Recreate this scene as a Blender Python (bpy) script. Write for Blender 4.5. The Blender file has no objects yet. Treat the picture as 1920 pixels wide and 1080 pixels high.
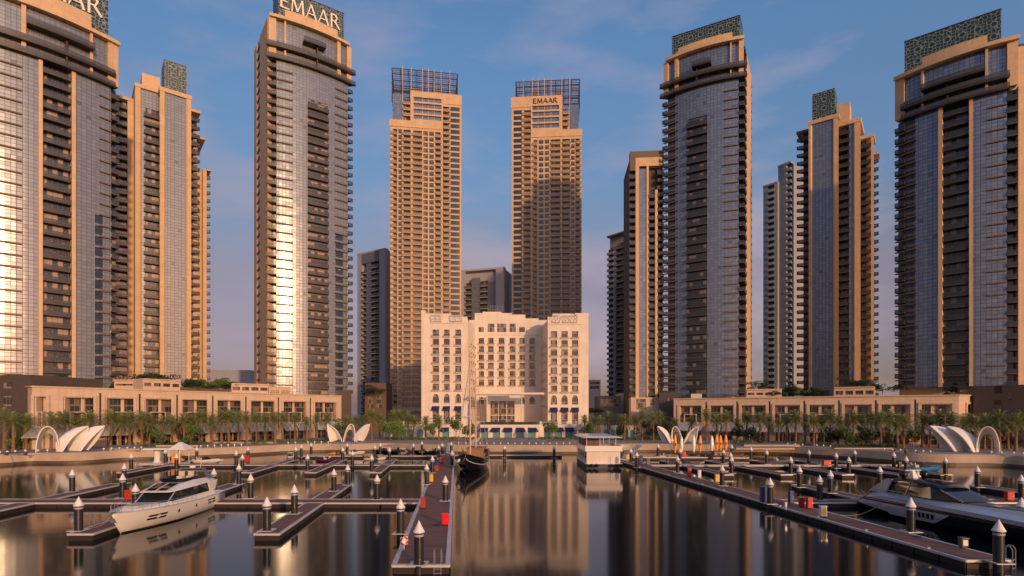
import bpy, math, random
from mathutils import Vector, Matrix
random.seed(7)
C = bpy.context.scene.collection
SC = bpy.context.scene
R = math.radians

# ---------------------------------------------------------------- camera, sky, sun, exposure
F, HC, CX, HY = 1050.0, 11.0, 960.0, 775.0      # focal length in photo pixels, eye height, principal column, horizon row
cam = bpy.data.cameras.new('camera'); co = bpy.data.objects.new('camera', cam); C.objects.link(co)
co.location = (0, 0, HC); co.rotation_euler = (R(90), 0, 0)
cam.sensor_width = 36; cam.lens = 36*F/1920; cam.shift_y = (HY-540)/1920
cam.clip_start = 0.5; cam.clip_end = 12000
SC.camera = co

SUN_AZ, SUN_EL = R(-60), R(11)                    # sun stands at (cos az, sin az): behind the camera, to the right
sdir = Vector((math.cos(SUN_AZ)*math.cos(SUN_EL), math.sin(SUN_AZ)*math.cos(SUN_EL), math.sin(SUN_EL)))
sun = bpy.data.lights.new('sun', 'SUN'); so = bpy.data.objects.new('sun', sun); C.objects.link(so)
sun.energy = 2.4; sun.angle = R(1.8); sun.color = (1.0, 0.60, 0.30)
so.rotation_euler = sdir.to_track_quat('Z', 'Y').to_euler(); so.location = sdir*300

W = bpy.data.worlds.new('World'); SC.world = W; W.use_nodes = True
nt = W.node_tree; nt.nodes.clear()
def nn(t, typ, **kw):
    n = t.nodes.new(typ)
    for k, v in kw.items(): setattr(n, k, v)
    return n
sky = nn(nt, 'ShaderNodeTexSky', sky_type='NISHITA', sun_disc=False, sun_elevation=SUN_EL,
         sun_rotation=math.atan2(sdir.x, sdir.y), air_density=1.0, dust_density=1.6, ozone_density=2.0)
tc = nn(nt, 'ShaderNodeTexCoord'); sp = nn(nt, 'ShaderNodeSeparateXYZ')
nt.links.new(tc.outputs['Generated'], sp.inputs[0])
ramp = nn(nt, 'ShaderNodeValToRGB')
cr = ramp.color_ramp
cr.elements[0].position = 0.0; cr.elements[0].color = (.56, .36, .42, 1)
cr.elements[1].position = 0.8; cr.elements[1].color = (0.80, 1.05, 1.25, 1)
for p_, c_ in ((0.08, (.60, .39, .46, 1)), (0.16, (.82, .48, .50, 1)), (0.23, (0.95, .56, .53, 1)), (.30, (.90, .70, .70, 1)), (0.38, (0.84, .85, .92, 1)), (0.54, (0.87, 1.03, 1.17, 1))):
    e = cr.elements.new(p_); e.color = c_
nt.links.new(sp.outputs['Z'], ramp.inputs[0])
mul = nn(nt, 'ShaderNodeMixRGB', blend_type='MULTIPLY'); mul.inputs[0].default_value = 1
nt.links.new(sky.outputs[0], mul.inputs[1]); nt.links.new(ramp.outputs[0], mul.inputs[2])
# thin, wind drawn cloud
mp = nn(nt, 'ShaderNodeMapping'); mp.inputs['Scale'].default_value = (1.6, 2.2, 5.5); mp.inputs['Rotation'].default_value = (0, R(-28), 0)
no = nn(nt, 'ShaderNodeTexNoise'); no.inputs['Scale'].default_value = 1.7; no.inputs['Detail'].default_value = 6; no.inputs['Roughness'].default_value = .52
nt.links.new(tc.outputs['Generated'], mp.inputs[0]); nt.links.new(mp.outputs[0], no.inputs[0])
cm = nn(nt, 'ShaderNodeMapRange'); cm.inputs[1].default_value = 0.44; cm.inputs[2].default_value = 0.70; cm.inputs[3].default_value = 0; cm.inputs[4].default_value = .62
nt.links.new(no.outputs[0], cm.inputs[0])
cl = nn(nt, 'ShaderNodeMixRGB'); cl.inputs[2].default_value = (3.0, 2.35, 2.7, 1)
nt.links.new(cm.outputs[0], cl.inputs[0]); nt.links.new(mul.outputs[0], cl.inputs[1])
az = nn(nt, 'ShaderNodeMapRange'); az.inputs[1].default_value = -.7; az.inputs[2].default_value = .7; az.inputs[3].default_value = .86; az.inputs[4].default_value = 1.22
nt.links.new(sp.outputs['X'], az.inputs[0]); azm = nn(nt, 'ShaderNodeMixRGB', blend_type='MULTIPLY'); azm.inputs[0].default_value = 1
nt.links.new(cl.outputs[0], azm.inputs[1]); nt.links.new(az.outputs[0], azm.inputs[2])
bg = nn(nt, 'ShaderNodeBackground'); bg.inputs[1].default_value = 0.15
wo = nn(nt, 'ShaderNodeOutputWorld')
nt.links.new(azm.outputs[0], bg.inputs[0]); nt.links.new(bg.outputs[0], wo.inputs[0])
SC.view_settings.view_transform = 'Standard'; SC.view_settings.look = 'None'
SC.view_settings.exposure = 0.10; SC.view_settings.gamma = 1

# ---------------------------------------------------------------- photo pixel -> place
def WX(px, Y): return (px-CX)/F*Y
def WZ(py, Y): return HC-(py-HY)/F*Y
def YW(py, z=0.0): return (HC-z)*F/(py-HY)      # distance of a point at height z seen in row py
def G(px, py, z=0.0):
    Y = YW(py, z); return (WX(px, Y), Y)

# ---------------------------------------------------------------- mesh builder
class MB:
    def __init__(s): s.v = []; s.f = []; s.m = []; s.uv = []
    def face(s, pts, mi=0, uv=None):
        i = len(s.v); s.v += [tuple(p) for p in pts]; s.f.append(tuple(range(i, i+len(pts)))); s.m.append(mi)
        if uv is None:
            n = Vector((0, 0, 0)); k = len(pts)
            for a in range(k):
                p, q = pts[a], pts[(a+1) % k]
                n += Vector(((p[1]-q[1])*(p[2]+q[2]), (p[2]-q[2])*(p[0]+q[0]), (p[0]-q[0])*(p[1]+q[1])))
            if n.length > 0: n.normalize()
            if abs(n.z) > .7: uv = [(p[0], p[1]) for p in pts]
            else:
                t = Vector((-n.y, n.x)); t.normalize(); uv = [(p[0]*t.x+p[1]*t.y, p[2]) for p in pts]
        s.uv.append(uv)
    def prism(s, pts, z0, z1, mi=0, bottom=True, mtop=None):
        n = len(pts); a = sum(pts[i][0]*pts[(i+1) % n][1]-pts[(i+1) % n][0]*pts[i][1] for i in range(n))
        if a < 0: pts = pts[::-1]
        for i in range(n):
            p, q = pts[i], pts[(i+1) % n]
            s.face([(p[0], p[1], z0), (q[0], q[1], z0), (q[0], q[1], z1), (p[0], p[1], z1)], mi)
        s.face([(p[0], p[1], z1) for p in pts], mi if mtop is None else mtop)
        if bottom: s.face([(p[0], p[1], z0) for p in pts[::-1]], mi)
    def box(s, x0, x1, y0, y1, z0, z1, mi=0):
        s.prism([(x0, y0), (x1, y0), (x1, y1), (x0, y1)], z0, z1, mi)
    def hexa(s, p, mi=0):        # 8 points: bottom ring 0-3 ccw, top ring 4-7
        for q in ((3, 2, 1, 0), (4, 5, 6, 7), (0, 1, 5, 4), (1, 2, 6, 5), (2, 3, 7, 6), (3, 0, 4, 7)):
            s.face([p[i] for i in q], mi)
    def tube(s, a, b, r, r2=None, n=6, mi=0, caps=True):
        a = Vector(a); b = Vector(b); d = (b-a).normalized(); r2 = r if r2 is None else r2
        u = d.cross(Vector((0, 0, 1)));
        if u.length < 1e-3: u = Vector((1, 0, 0))
        u.normalize(); w = d.cross(u)
        A = [a+(u*math.cos(t)+w*math.sin(t))*r for t in (2*math.pi*i/n for i in range(n))]
        B = [b+(u*math.cos(t)+w*math.sin(t))*r2 for t in (2*math.pi*i/n for i in range(n))]
        for i in range(n):
            j = (i+1) % n
            s.face([A[j], A[i], B[i], B[j]] if r2 > 1e-4 else [A[j], A[i], B[i]], mi)
        if caps:
            s.face(A, mi)
            if r2 > 1e-4: s.face(B[::-1], mi)
    def lathe(s, prof, n=14, c=(0, 0), mi=0):
        for (r0, z0), (r1, z1) in zip(prof, prof[1:]):
            for i in range(n):
                a, b = 2*math.pi*i/n, 2*math.pi*(i+1)/n
                P = [(c[0]+r0*math.cos(a), c[1]+r0*math.sin(a), z0), (c[0]+r0*math.cos(b), c[1]+r0*math.sin(b), z0),
                     (c[0]+r1*math.cos(b), c[1]+r1*math.sin(b), z1), (c[0]+r1*math.cos(a), c[1]+r1*math.sin(a), z1)]
                if r0 < 1e-4: P = [P[0], P[2], P[3]]
                elif r1 < 1e-4: P = P[:3]
                s.face(P, mi)
    def add(s, o, dz=0.0, dx=0.0, dy=0.0):
        i = len(s.v); s.v += [(x+dx, y+dy, z+dz) for x, y, z in o.v]
        s.f += [tuple(k+i for k in f) for f in o.f]; s.m += o.m; s.uv += o.uv
    def mesh(s, name, mats, off=(0, 0, 0), smooth=False):
        me = bpy.data.meshes.new(name)
        if smooth:                           # weld so that shading is continuous
            key = {}; idx = []
            vs = []
            for p in s.v:
                k = (round(p[0], 3), round(p[1], 3), round(p[2], 3))
                if k not in key: key[k] = len(vs); vs.append(p)
                idx.append(key[k])
            fs = []; ms = []; us = []
            for f, m_, u_ in zip(s.f, s.m, s.uv):
                g = [idx[k] for k in f]; keep = [i for i in range(len(g)) if g[i] != g[i-1]]
                g2 = [g[i] for i in keep]
                if len(set(g2)) < 3: continue
                fs.append(g2); ms.append(m_); us.append([u_[i] for i in keep])
            v, f, m, uv = vs, fs, ms, us
        else: v, f, m, uv = s.v, s.f, s.m, s.uv
        me.from_pydata([(x-off[0], y-off[1], z-off[2]) for x, y, z in v], [], f)
        if not isinstance(mats, (list, tuple)): mats = [mats]
        for q in mats: me.materials.append(q)
        me.polygons.foreach_set('material_index', m)
        if smooth: me.polygons.foreach_set('use_smooth', [True]*len(f))
        L = me.uv_layers.new(name='UVMap')
        L.data.foreach_set('uv', [c for u in uv for p in u for c in p])
        me.update(); return me

def put(name, me, parent=None, loc=(0, 0, 0), rz=0, kind=None, label=None, cat=None, group=None):
    o = bpy.data.objects.new(name, me); C.objects.link(o); o.parent = parent; o.location = loc
    if rz: o.rotation_euler = (0, 0, rz)
    for k, v in (('kind', kind), ('label', label), ('category', cat), ('group', group)):
        if v: o[k] = v
    return o
def thing(name, label, cat, loc=(0, 0, 0), rz=0, group=None):
    return put(name, None, None, loc, rz, None, label, cat, group)
def part(parent, name, mb, mats, local=False, smooth=False, label=None):
    off = (0, 0, 0)
    if not local:
        p = parent
        while p: off = (off[0]+p.location.x, off[1]+p.location.y, off[2]+p.location.z); p = p.parent
    return put(name, mb.mesh(name, mats, off, smooth), parent, label=label)
def structure(name, mb, mats, kind='structure', **k): return put(name, mb.mesh(name, mats), kind=kind, **k)
def copy_tree(o, parent=None):
    c = o.copy(); C.objects.link(c); c.parent = parent
    for ch in [x for x in bpy.data.objects if x.parent == o]: copy_tree(ch, c)
    return c
kids_cache = {}
def copy_thing(o, loc, rz=0, label=None, group=None, scale=None):
    if o.name not in kids_cache: kids_cache[o.name] = [x for x in bpy.data.objects if x.parent == o]
    c = o.copy(); C.objects.link(c); c.location = loc; c.rotation_euler = (0, 0, rz)
    if scale: c.scale = (scale,)*3
    if label: c['label'] = label
    if group: c['group'] = group
    for ch in kids_cache[o.name]:
        d = ch.copy(); C.objects.link(d); d.parent = c
    return c
ORD = ['first', 'second', 'third', 'fourth', 'fifth', 'sixth', 'seventh', 'eighth', 'ninth', 'tenth', 'eleventh', 'twelfth', 'thirteenth',
       'fourteenth', 'fifteenth', 'sixteenth', 'seventeenth', 'eighteenth', 'nineteenth', 'twentieth', 'twenty-first', 'twenty-second',
       'twenty-third', 'twenty-fourth', 'twenty-fifth', 'twenty-sixth', 'twenty-seventh', 'twenty-eighth', 'twenty-ninth', 'thirtieth',
       'thirty-first', 'thirty-second', 'thirty-third', 'thirty-fourth', 'thirty-fifth', 'thirty-sixth', 'thirty-seventh', 'thirty-eighth', 'thirty-ninth', 'fortieth',
       'forty-first', 'forty-second', 'forty-third', 'forty-fourth', 'forty-fifth', 'forty-sixth', 'forty-seventh', 'forty-eighth', 'forty-ninth', 'fiftieth']

# ---------------------------------------------------------------- materials
def principled(name):
    m = bpy.data.materials.new(name); m.use_nodes = True; t = m.node_tree
    return m, t, t.nodes['Principled BSDF']
def math_(t, op, a, b=None, c=None):
    n = t.nodes.new('ShaderNodeMath'); n.operation = op
    for i, x in enumerate((a, b, c)):
        if x is None: continue
        if isinstance(x, (int, float)): n.inputs[i].default_value = x
        else: t.links.new(x, n.inputs[i])
    return n.outputs[0]
def mixc(t, fac, a, b, bt='MIX'):
    n = t.nodes.new('ShaderNodeMixRGB'); n.blend_type = bt
    for i, x in enumerate((fac, a, b)):
        if isinstance(x, (int, float)): n.inputs[i].default_value = x
        elif isinstance(x, tuple): n.inputs[i].default_value = x+(1,) if len(x) == 3 else x
        else: t.links.new(x, n.inputs[i])
    return n.outputs[0]
def plain(name, col, rough=.7, metal=0.0, var=.12, scale=.6, bump=0.0, spec=None, coord='Object', sub=None):
    m, t, b = principled(name)
    tc = t.nodes.new('ShaderNodeTexCoord')
    n1 = t.nodes.new('ShaderNodeTexNoise'); n1.inputs['Scale'].default_value = scale; n1.inputs['Detail'].default_value = 6
    t.links.new(tc.outputs[coord], n1.inputs[0])
    f = math_(t, 'MULTIPLY_ADD', n1.outputs[0], 2*var, 1-var)
    c = mixc(t, 1.0, tuple(col), f, 'MULTIPLY'); t.links.new(c, b.inputs['Base Color'])
    b.inputs['Roughness'].default_value = rough; b.inputs['Metallic'].default_value = metal
    if spec is not None: b.inputs['Specular IOR Level'].default_value = spec
    if bump:
        n2 = t.nodes.new('ShaderNodeTexNoise'); n2.inputs['Scale'].default_value = scale*8; t.links.new(tc.outputs[coord], n2.inputs[0])
        bp = t.nodes.new('ShaderNodeBump'); bp.inputs['Strength'].default_value = bump; bp.inputs['Distance'].default_value = .05
        t.links.new(n2.outputs[0], bp.inputs['Height']); t.links.new(bp.outputs[0], b.inputs['Normal'])
    return m
def uvgrid(t, pu, pv, ou=0.0, ov=0.0):
    uv = t.nodes.new('ShaderNodeUVMap'); s = t.nodes.new('ShaderNodeSeparateXYZ'); t.links.new(uv.outputs[0], s.inputs[0])
    a = math_(t, 'DIVIDE', math_(t, 'ADD', s.outputs[0], ou), pu); b = math_(t, 'DIVIDE', math_(t, 'ADD', s.outputs[1], ov), pv)
    fa, fb = math_(t, 'FRACT', a), math_(t, 'FRACT', b)
    cx = t.nodes.new('ShaderNodeCombineXYZ'); t.links.new(math_(t, 'FLOOR', a), cx.inputs[0]); t.links.new(math_(t, 'FLOOR', b), cx.inputs[1])
    wn = t.nodes.new('ShaderNodeTexWhiteNoise'); wn.noise_dimensions = '3D'; t.links.new(cx.outputs[0], wn.inputs[0])
    return fa, fb, wn, s
def curtain(name, tint, mull, pu=1.25, pv=1.13, refl=.30, rough=.225, wob=.016, dark=.2):
    """Coated curtain wall: metal-like reflection, mullion grid, every pane tilted a hair differently."""
    m, t, b = principled(name)
    fa, fb, wn, s = uvgrid(t, pu, pv)
    line = math_(t, 'MAXIMUM', math_(t, 'LESS_THAN', fa, .10), math_(t, 'LESS_THAN', fb, .11))
    # every other row has a narrow opening light in some panes
    r = wn.outputs['Value']
    k = math_(t, 'MULTIPLY_ADD', r, dark, 1-dark)
    blk = math_(t, 'LESS_THAN', r, .012)
    pane = mixc(t, 1.0, tuple(tint), k, 'MULTIPLY')
    pane = mixc(t, math_(t, 'MULTIPLY', blk, .35), pane, (.02, .03, .05))
    col = mixc(t, line, pane, tuple(mull))
    t.links.new(col, b.inputs['Base Color'])
    t.links.new(math_(t, 'MULTIPLY_ADD', line, -refl*.8, refl), b.inputs['Metallic'])
    t.links.new(math_(t, 'MULTIPLY_ADD', line, .35, rough), b.inputs['Roughness'])
    geo = t.nodes.new('ShaderNodeNewGeometry')
    sub = t.nodes.new('ShaderNodeVectorMath'); sub.operation = 'SUBTRACT'; t.links.new(wn.outputs['Color'], sub.inputs[0]); sub.inputs[1].default_value = (.5, .5, .5)
    sc = t.nodes.new('ShaderNodeVectorMath'); sc.operation = 'SCALE'; t.links.new(sub.outputs[0], sc.inputs[0]); sc.inputs[3].default_value = wob*2
    ad = t.nodes.new('ShaderNodeVectorMath'); ad.operation = 'ADD'; t.links.new(geo.outputs['Normal'], ad.inputs[0]); t.links.new(sc.outputs[0], ad.inputs[1])
    no = t.nodes.new('ShaderNodeVectorMath'); no.operation = 'NORMALIZE'; t.links.new(ad.outputs[0], no.inputs[0])
    t.links.new(no.outputs[0], b.inputs['Normal'])
    return m
def doors(name, pu=1.3, pv=3.4, frame=(.12, .09, .07), lo=(.02, .025, .03), hi=(.34, .25, .18), thr=.5, rough=.18, clutter=0.0):
    """Glazed doors behind a balcony: frames, dark panes, some with curtains drawn."""
    m, t, b = principled(name)
    fa, fb, wn, s = uvgrid(t, pu, pv)
    line = math_(t, 'MAXIMUM', math_(t, 'LESS_THAN', fa, .09), math_(t, 'GREATER_THAN', fb, .8))
    cur = math_(t, 'MULTIPLY', math_(t, 'GREATER_THAN', wn.outputs['Value'], thr), math_(t, 'GREATER_THAN', math_(t, 'FRACT', math_(t, 'MULTIPLY', wn.outputs['Value'], 37.7)), .3))
    pane = mixc(t, cur, tuple(lo), tuple(hi)); col = mixc(t, line, pane, tuple(frame))
    # chairs, pots and laundry low down behind some railings
    n2 = t.nodes.new('ShaderNodeTexNoise'); n2.inputs['Scale'].default_value = 2.3; n2.inputs['Detail'].default_value = 2; uv2 = t.nodes.new('ShaderNodeUVMap'); t.links.new(uv2.outputs[0], n2.inputs[0])
    fur = math_(t, 'MULTIPLY', math_(t, 'GREATER_THAN', n2.outputs[0], .62), math_(t, 'LESS_THAN', fb, .5))
    col = mixc(t, math_(t, 'MULTIPLY', fur, clutter), col, mixc(t, wn.outputs['Value'], (.35, .25, .18), (.55, .50, .45)))
    t.links.new(col, b.inputs['Base Color']); b.inputs['Roughness'].default_value = rough
    b.inputs['Specular IOR Level'].default_value = .8
    return m
def stonework(name, col, pu=1.6, pv=.9, var=.10, jd=.82, rough=.75):
    m, t, b = principled(name)
    fa, fb, wn, s = uvgrid(t, pu, pv)
    j = math_(t, 'MAXIMUM', math_(t, 'LESS_THAN', fa, .03), math_(t, 'LESS_THAN', fb, .045))
    tc = t.nodes.new('ShaderNodeTexCoord'); n1 = t.nodes.new('ShaderNodeTexNoise'); n1.inputs['Scale'].default_value = .25; n1.inputs['Detail'].default_value = 7
    t.links.new(tc.outputs['Object'], n1.inputs[0])
    k = math_(t, 'MULTIPLY_ADD', wn.outputs['Value'], var, 1-var*.5)
    k = math_(t, 'MULTIPLY', k, math_(t, 'MULTIPLY_ADD', n1.outputs[0], .3, .85))
    mp = t.nodes.new('ShaderNodeMapping'); mp.inputs['Scale'].default_value = (1.1, 1.1, .05); n3 = t.nodes.new('ShaderNodeTexNoise'); n3.inputs['Scale'].default_value = 1.3; n3.inputs['Detail'].default_value = 4
    t.links.new(tc.outputs['Object'], mp.inputs[0]); t.links.new(mp.outputs[0], n3.inputs[0]); k = math_(t, 'MULTIPLY', k, math_(t, 'MULTIPLY_ADD', n3.outputs[0], .34, .83))
    k = math_(t, 'MULTIPLY', k, math_(t, 'MULTIPLY_ADD', j, jd-1, 1))
    t.links.new(mixc(t, 1.0, tuple(col), k, 'MULTIPLY'), b.inputs['Base Color']); b.inputs['Roughness'].default_value = rough
    return m
def lattice(name, lo, hi, s_=2.6):
    """Geometric star screen: overlapping rings and straps on a dark teal panel."""
    m, t, b = principled(name)
    uv = t.nodes.new('ShaderNodeUVMap')
    acc = None
    vo = t.nodes.new('ShaderNodeTexVoronoi'); vo.feature = 'DISTANCE_TO_EDGE'; vo.inputs['Scale'].default_value = 1/.95; vo.inputs['Randomness'].default_value = .5
    t.links.new(uv.outputs[0], vo.inputs['Vector']); l1 = math_(t, 'LESS_THAN', vo.outputs['Distance'], .07)
    s = t.nodes.new('ShaderNodeSeparateXYZ'); t.links.new(uv.outputs[0], s.inputs[0])
    fx = math_(t, 'SUBTRACT', math_(t, 'FRACT', math_(t, 'DIVIDE', s.outputs[0], 3.7)), .5)
    fy = math_(t, 'SUBTRACT', math_(t, 'FRACT', math_(t, 'DIVIDE', s.outputs[1], 3.7)), .5)
    r = math_(t, 'SQRT', math_(t, 'ADD', math_(t, 'MULTIPLY', fx, fx), math_(t, 'MULTIPLY', fy, fy)))
    disc = math_(t, 'LESS_THAN', r, .17); ring = math_(t, 'LESS_THAN', math_(t, 'ABSOLUTE', math_(t, 'SUBTRACT', r, .22)), .03)
    l = math_(t, 'MAXIMUM', math_(t, 'MULTIPLY', l1, math_(t, 'SUBTRACT', 1.0, disc)), ring)
    t.links.new(mixc(t, l, tuple(lo), tuple(hi)), b.inputs['Base Color']); b.inputs['Roughness'].default_value = .45
    return m

M = dict(
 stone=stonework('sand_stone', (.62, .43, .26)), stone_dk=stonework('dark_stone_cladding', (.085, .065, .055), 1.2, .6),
 hotel=stonework('hotel_render', (.74, .64, .54), 3.2, 3.4, .05, .93), podium=stonework('podium_stone', (.60, .44, .32), 1.8, 1.2),
 white=plain('pale_render', (.62, .60, .58), .6), grey=plain('grey_cladding', (.36, .37, .42), .6), greydk=plain('dark_grey_cladding', (.14, .15, .18), .6),
 glass=curtain('curtain_wall_glass', (.27, .29, .325), (.10, .075, .06)),
 palegrey=plain('pale_grey_cladding', (.30, .31, .34), .6), glassp=curtain('pale_blue_curtain_wall_glass', (.25, .32, .40), (.3, .3, .3), rough=.3),
 glass_s=curtain('soft_curtain_wall_glass', (.29, .30, .32), (.10, .075, .06), rough=.22),
 glassb=curtain('blue_curtain_wall_glass', (.25, .30, .385), (.07, .06, .06), refl=.55, rough=.15, dark=.2),
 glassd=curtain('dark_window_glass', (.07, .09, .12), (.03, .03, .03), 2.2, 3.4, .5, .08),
 bronze=plain('bronze_metal', (.065, .05, .042), .45, .5), bronze_l=plain('brown_cladding', (.14, .095, .07), .6),
 rail_old=plain('spare_rail', (.12, .095, .085), .25, .3, .2, 1.5), slab=plain('balcony_slab', (.085, .068, .06), .7),
 rail_l=plain('pale_balcony_rail', (.27, .20, .145), .5), door=doors('balcony_doors', clutter=.6), door_b=doors('balcony_doors_dark', hi=(.17, .15, .14), thr=.6, frame=(.07, .065, .065), clutter=.4),
 win=doors('window_panes', 1.1, 1.9, (.2, .15, .11), (.025, .03, .04), (.16, .12, .09), .65, .12),
 hwin=doors('hotel_window_panes', .9, 2.2, (.25, .2, .16), (.055, .055, .06), (.26, .21, .17), .5, .15),
 lattice=lattice('star_lattice_screen', (.012, .035, .045), (.20, .26, .26)),
 letter=plain('sign_letter_face', (.85, .74, .62), .5), letter_d=plain('dark_sign_letter', (.06, .045, .035), .5),
 navy=plain('navy_awning_cloth', (.012, .018, .09), .8), awn=plain('grey_awning_cloth', (.42, .42, .46), .85),
 deck=None, trim=plain('pontoon_edge_trim', (.60, .57, .57), .45, .2), float=plain('pontoon_float', (.02, .018, .018), .7), floatl=plain('pontoon_float_panel', (.028, .021, .018), .7),
 black=plain('black_pile', (.022, .022, .026), .38, 0, .3, 1.2), cone=plain('white_cone', (.78, .74, .70), .45, var=.08), steel=plain('galvanised_steel', (.45, .45, .46), .35, .7),
 red=plain('red_cabinet', (.48, .04, .025), .4, var=.08), redbrt=plain('bright_red_cabinet', (.85, .01, .02), .35, var=.05), yellow=plain('yellow_plastic', (.75, .50, .06), .5), blue=plain('blue_plastic', (.02, .04, .16), .4),
 gel=plain('white_gelcoat', (.80, .76, .70), .18, var=.04), gel_g=plain('silver_gelcoat', (.55, .56, .60), .16, .25, var=.04), blackgel=plain('black_gelcoat', (.008, .009, .014), .12), tint=plain('tinted_boat_glass', (.02, .025, .035), .06, .2, var=.2),
 teak=plain('teak', (.30, .17, .09), .6, var=.25, scale=3), cush=plain('cushion', (.55, .47, .38), .8),
 orange=plain('orange_kayak_plastic', (.9, .30, .02), .45), crown=plain('crown_steel', (.16, .10, .075), .5, .3), shell=plain('shell_membrane', (.82, .79, .74), .5, var=.05),
 trunk=plain('palm_trunk', (.24, .13, .075), .9, var=.35, scale=4, bump=.6), frond=plain('palm_frond', (.19, .22, .075), .6, var=.4, scale=1.2), frond_y=plain('dry_palm_frond', (.22, .14, .05), .8, var=.3, scale=1),
 leaf=plain('leaf', (.08, .13, .03), .6, var=.5, scale=1.5), leaf_b=plain('bright_leaf', (.11, .18, .03), .6, var=.4, scale=1.5), leaf_d=plain('dark_leaf', (.02, .035, .012), .6, var=.5, scale=1.5),
 turf=plain('turf', (.06, .10, .02), .9, var=.3, scale=2), pave=stonework('paving', (.36, .29, .24), .9, .9, .15, .8), pave_g=stonework('grey_paving', (.20, .18, .18), .8, .8, .12, .8),
 quay=plain('quay_concrete', (.46, .34, .24), .8, var=.28, scale=.35, bump=.5), quaylow=plain('wet_quay_concrete', (.10, .07, .045), .5, var=.3, scale=.6),
 turq=plain('turquoise_glass', (.16, .36, .38), .15, .2, var=.3), rope=plain('rope', (.3, .25, .2), .9), rubber=plain('rubber', (.02, .02, .02), .8),
 purple=plain('purple_gelcoat', (.10, .02, .10), .25), bluegel=plain('blue_gelcoat', (.05, .22, .42), .2), soil=plain('sandy_ground', (.30, .24, .18), .9, var=.2, scale=.02))
def wood():
    m, t, b = principled('pontoon_decking')
    fa, fb, wn, s = uvgrid(t, 40, .16)
    k = math_(t, 'MULTIPLY_ADD', wn.outputs['Value'], .5, .75); k = math_(t, 'MULTIPLY', k, math_(t, 'MULTIPLY_ADD', math_(t, 'LESS_THAN', fb, .12), -.6, 1))
    tc = t.nodes.new('ShaderNodeTexCoord'); n1 = t.nodes.new('ShaderNodeTexNoise'); n1.inputs['Scale'].default_value = .35; n1.inputs['Detail'].default_value = 5
    t.links.new(tc.outputs['Object'], n1.inputs[0]); k = math_(t, 'MULTIPLY', k, math_(t, 'MULTIPLY_ADD', n1.outputs[0], .6, .7))
    t.links.new(mixc(t, 1.0, (.20, .092, .068), k, 'MULTIPLY'), b.inputs['Base Color']); b.inputs['Roughness'].default_value = .65
    return m
M['deck'] = wood()
def railglass(name, col, a):
    m = plain(name, col, .2, .2, .2, 1.5); m.node_tree.nodes['Principled BSDF'].inputs['Alpha'].default_value = a; return m
M['rail'] = railglass('balcony_rail_glass_tinted', (.105, .10, .10), .6); M['rail_b'] = railglass('shaded_balcony_rail_glass', (.055, .065, .085), .65)
M['slab_d'] = plain('shaded_balcony_slab', (.055, .05, .05), .7)  # slab_d and rail_b: darker copies, shade put into the colour
def water():
    m, t, b = principled('harbour_water')
    b.inputs['Base Color'].default_value = (.006, .008, .010, 1); b.inputs['Roughness'].default_value = .085; b.inputs['IOR'].default_value = 1.5
    b.inputs['Specular IOR Level'].default_value = .5
    tc = t.nodes.new('ShaderNodeTexCoord'); mp = t.nodes.new('ShaderNodeMapping'); mp.inputs['Scale'].default_value = (.25, .6, 1)
    n1 = t.nodes.new('ShaderNodeTexNoise'); n1.inputs['Scale'].default_value = .5; n1.inputs['Detail'].default_value = 2
    t.links.new(tc.outputs['Object'], mp.inputs[0]); t.links.new(mp.outputs[0], n1.inputs[0])
    bp = t.nodes.new('ShaderNodeBump'); bp.inputs['Strength'].default_value = .05; bp.inputs['Distance'].default_value = .1
    t.links.new(n1.outputs[0], bp.inputs['Height']); t.links.new(bp.outputs[0], b.inputs['Normal'])
    return m
M['water'] = water()
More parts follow.
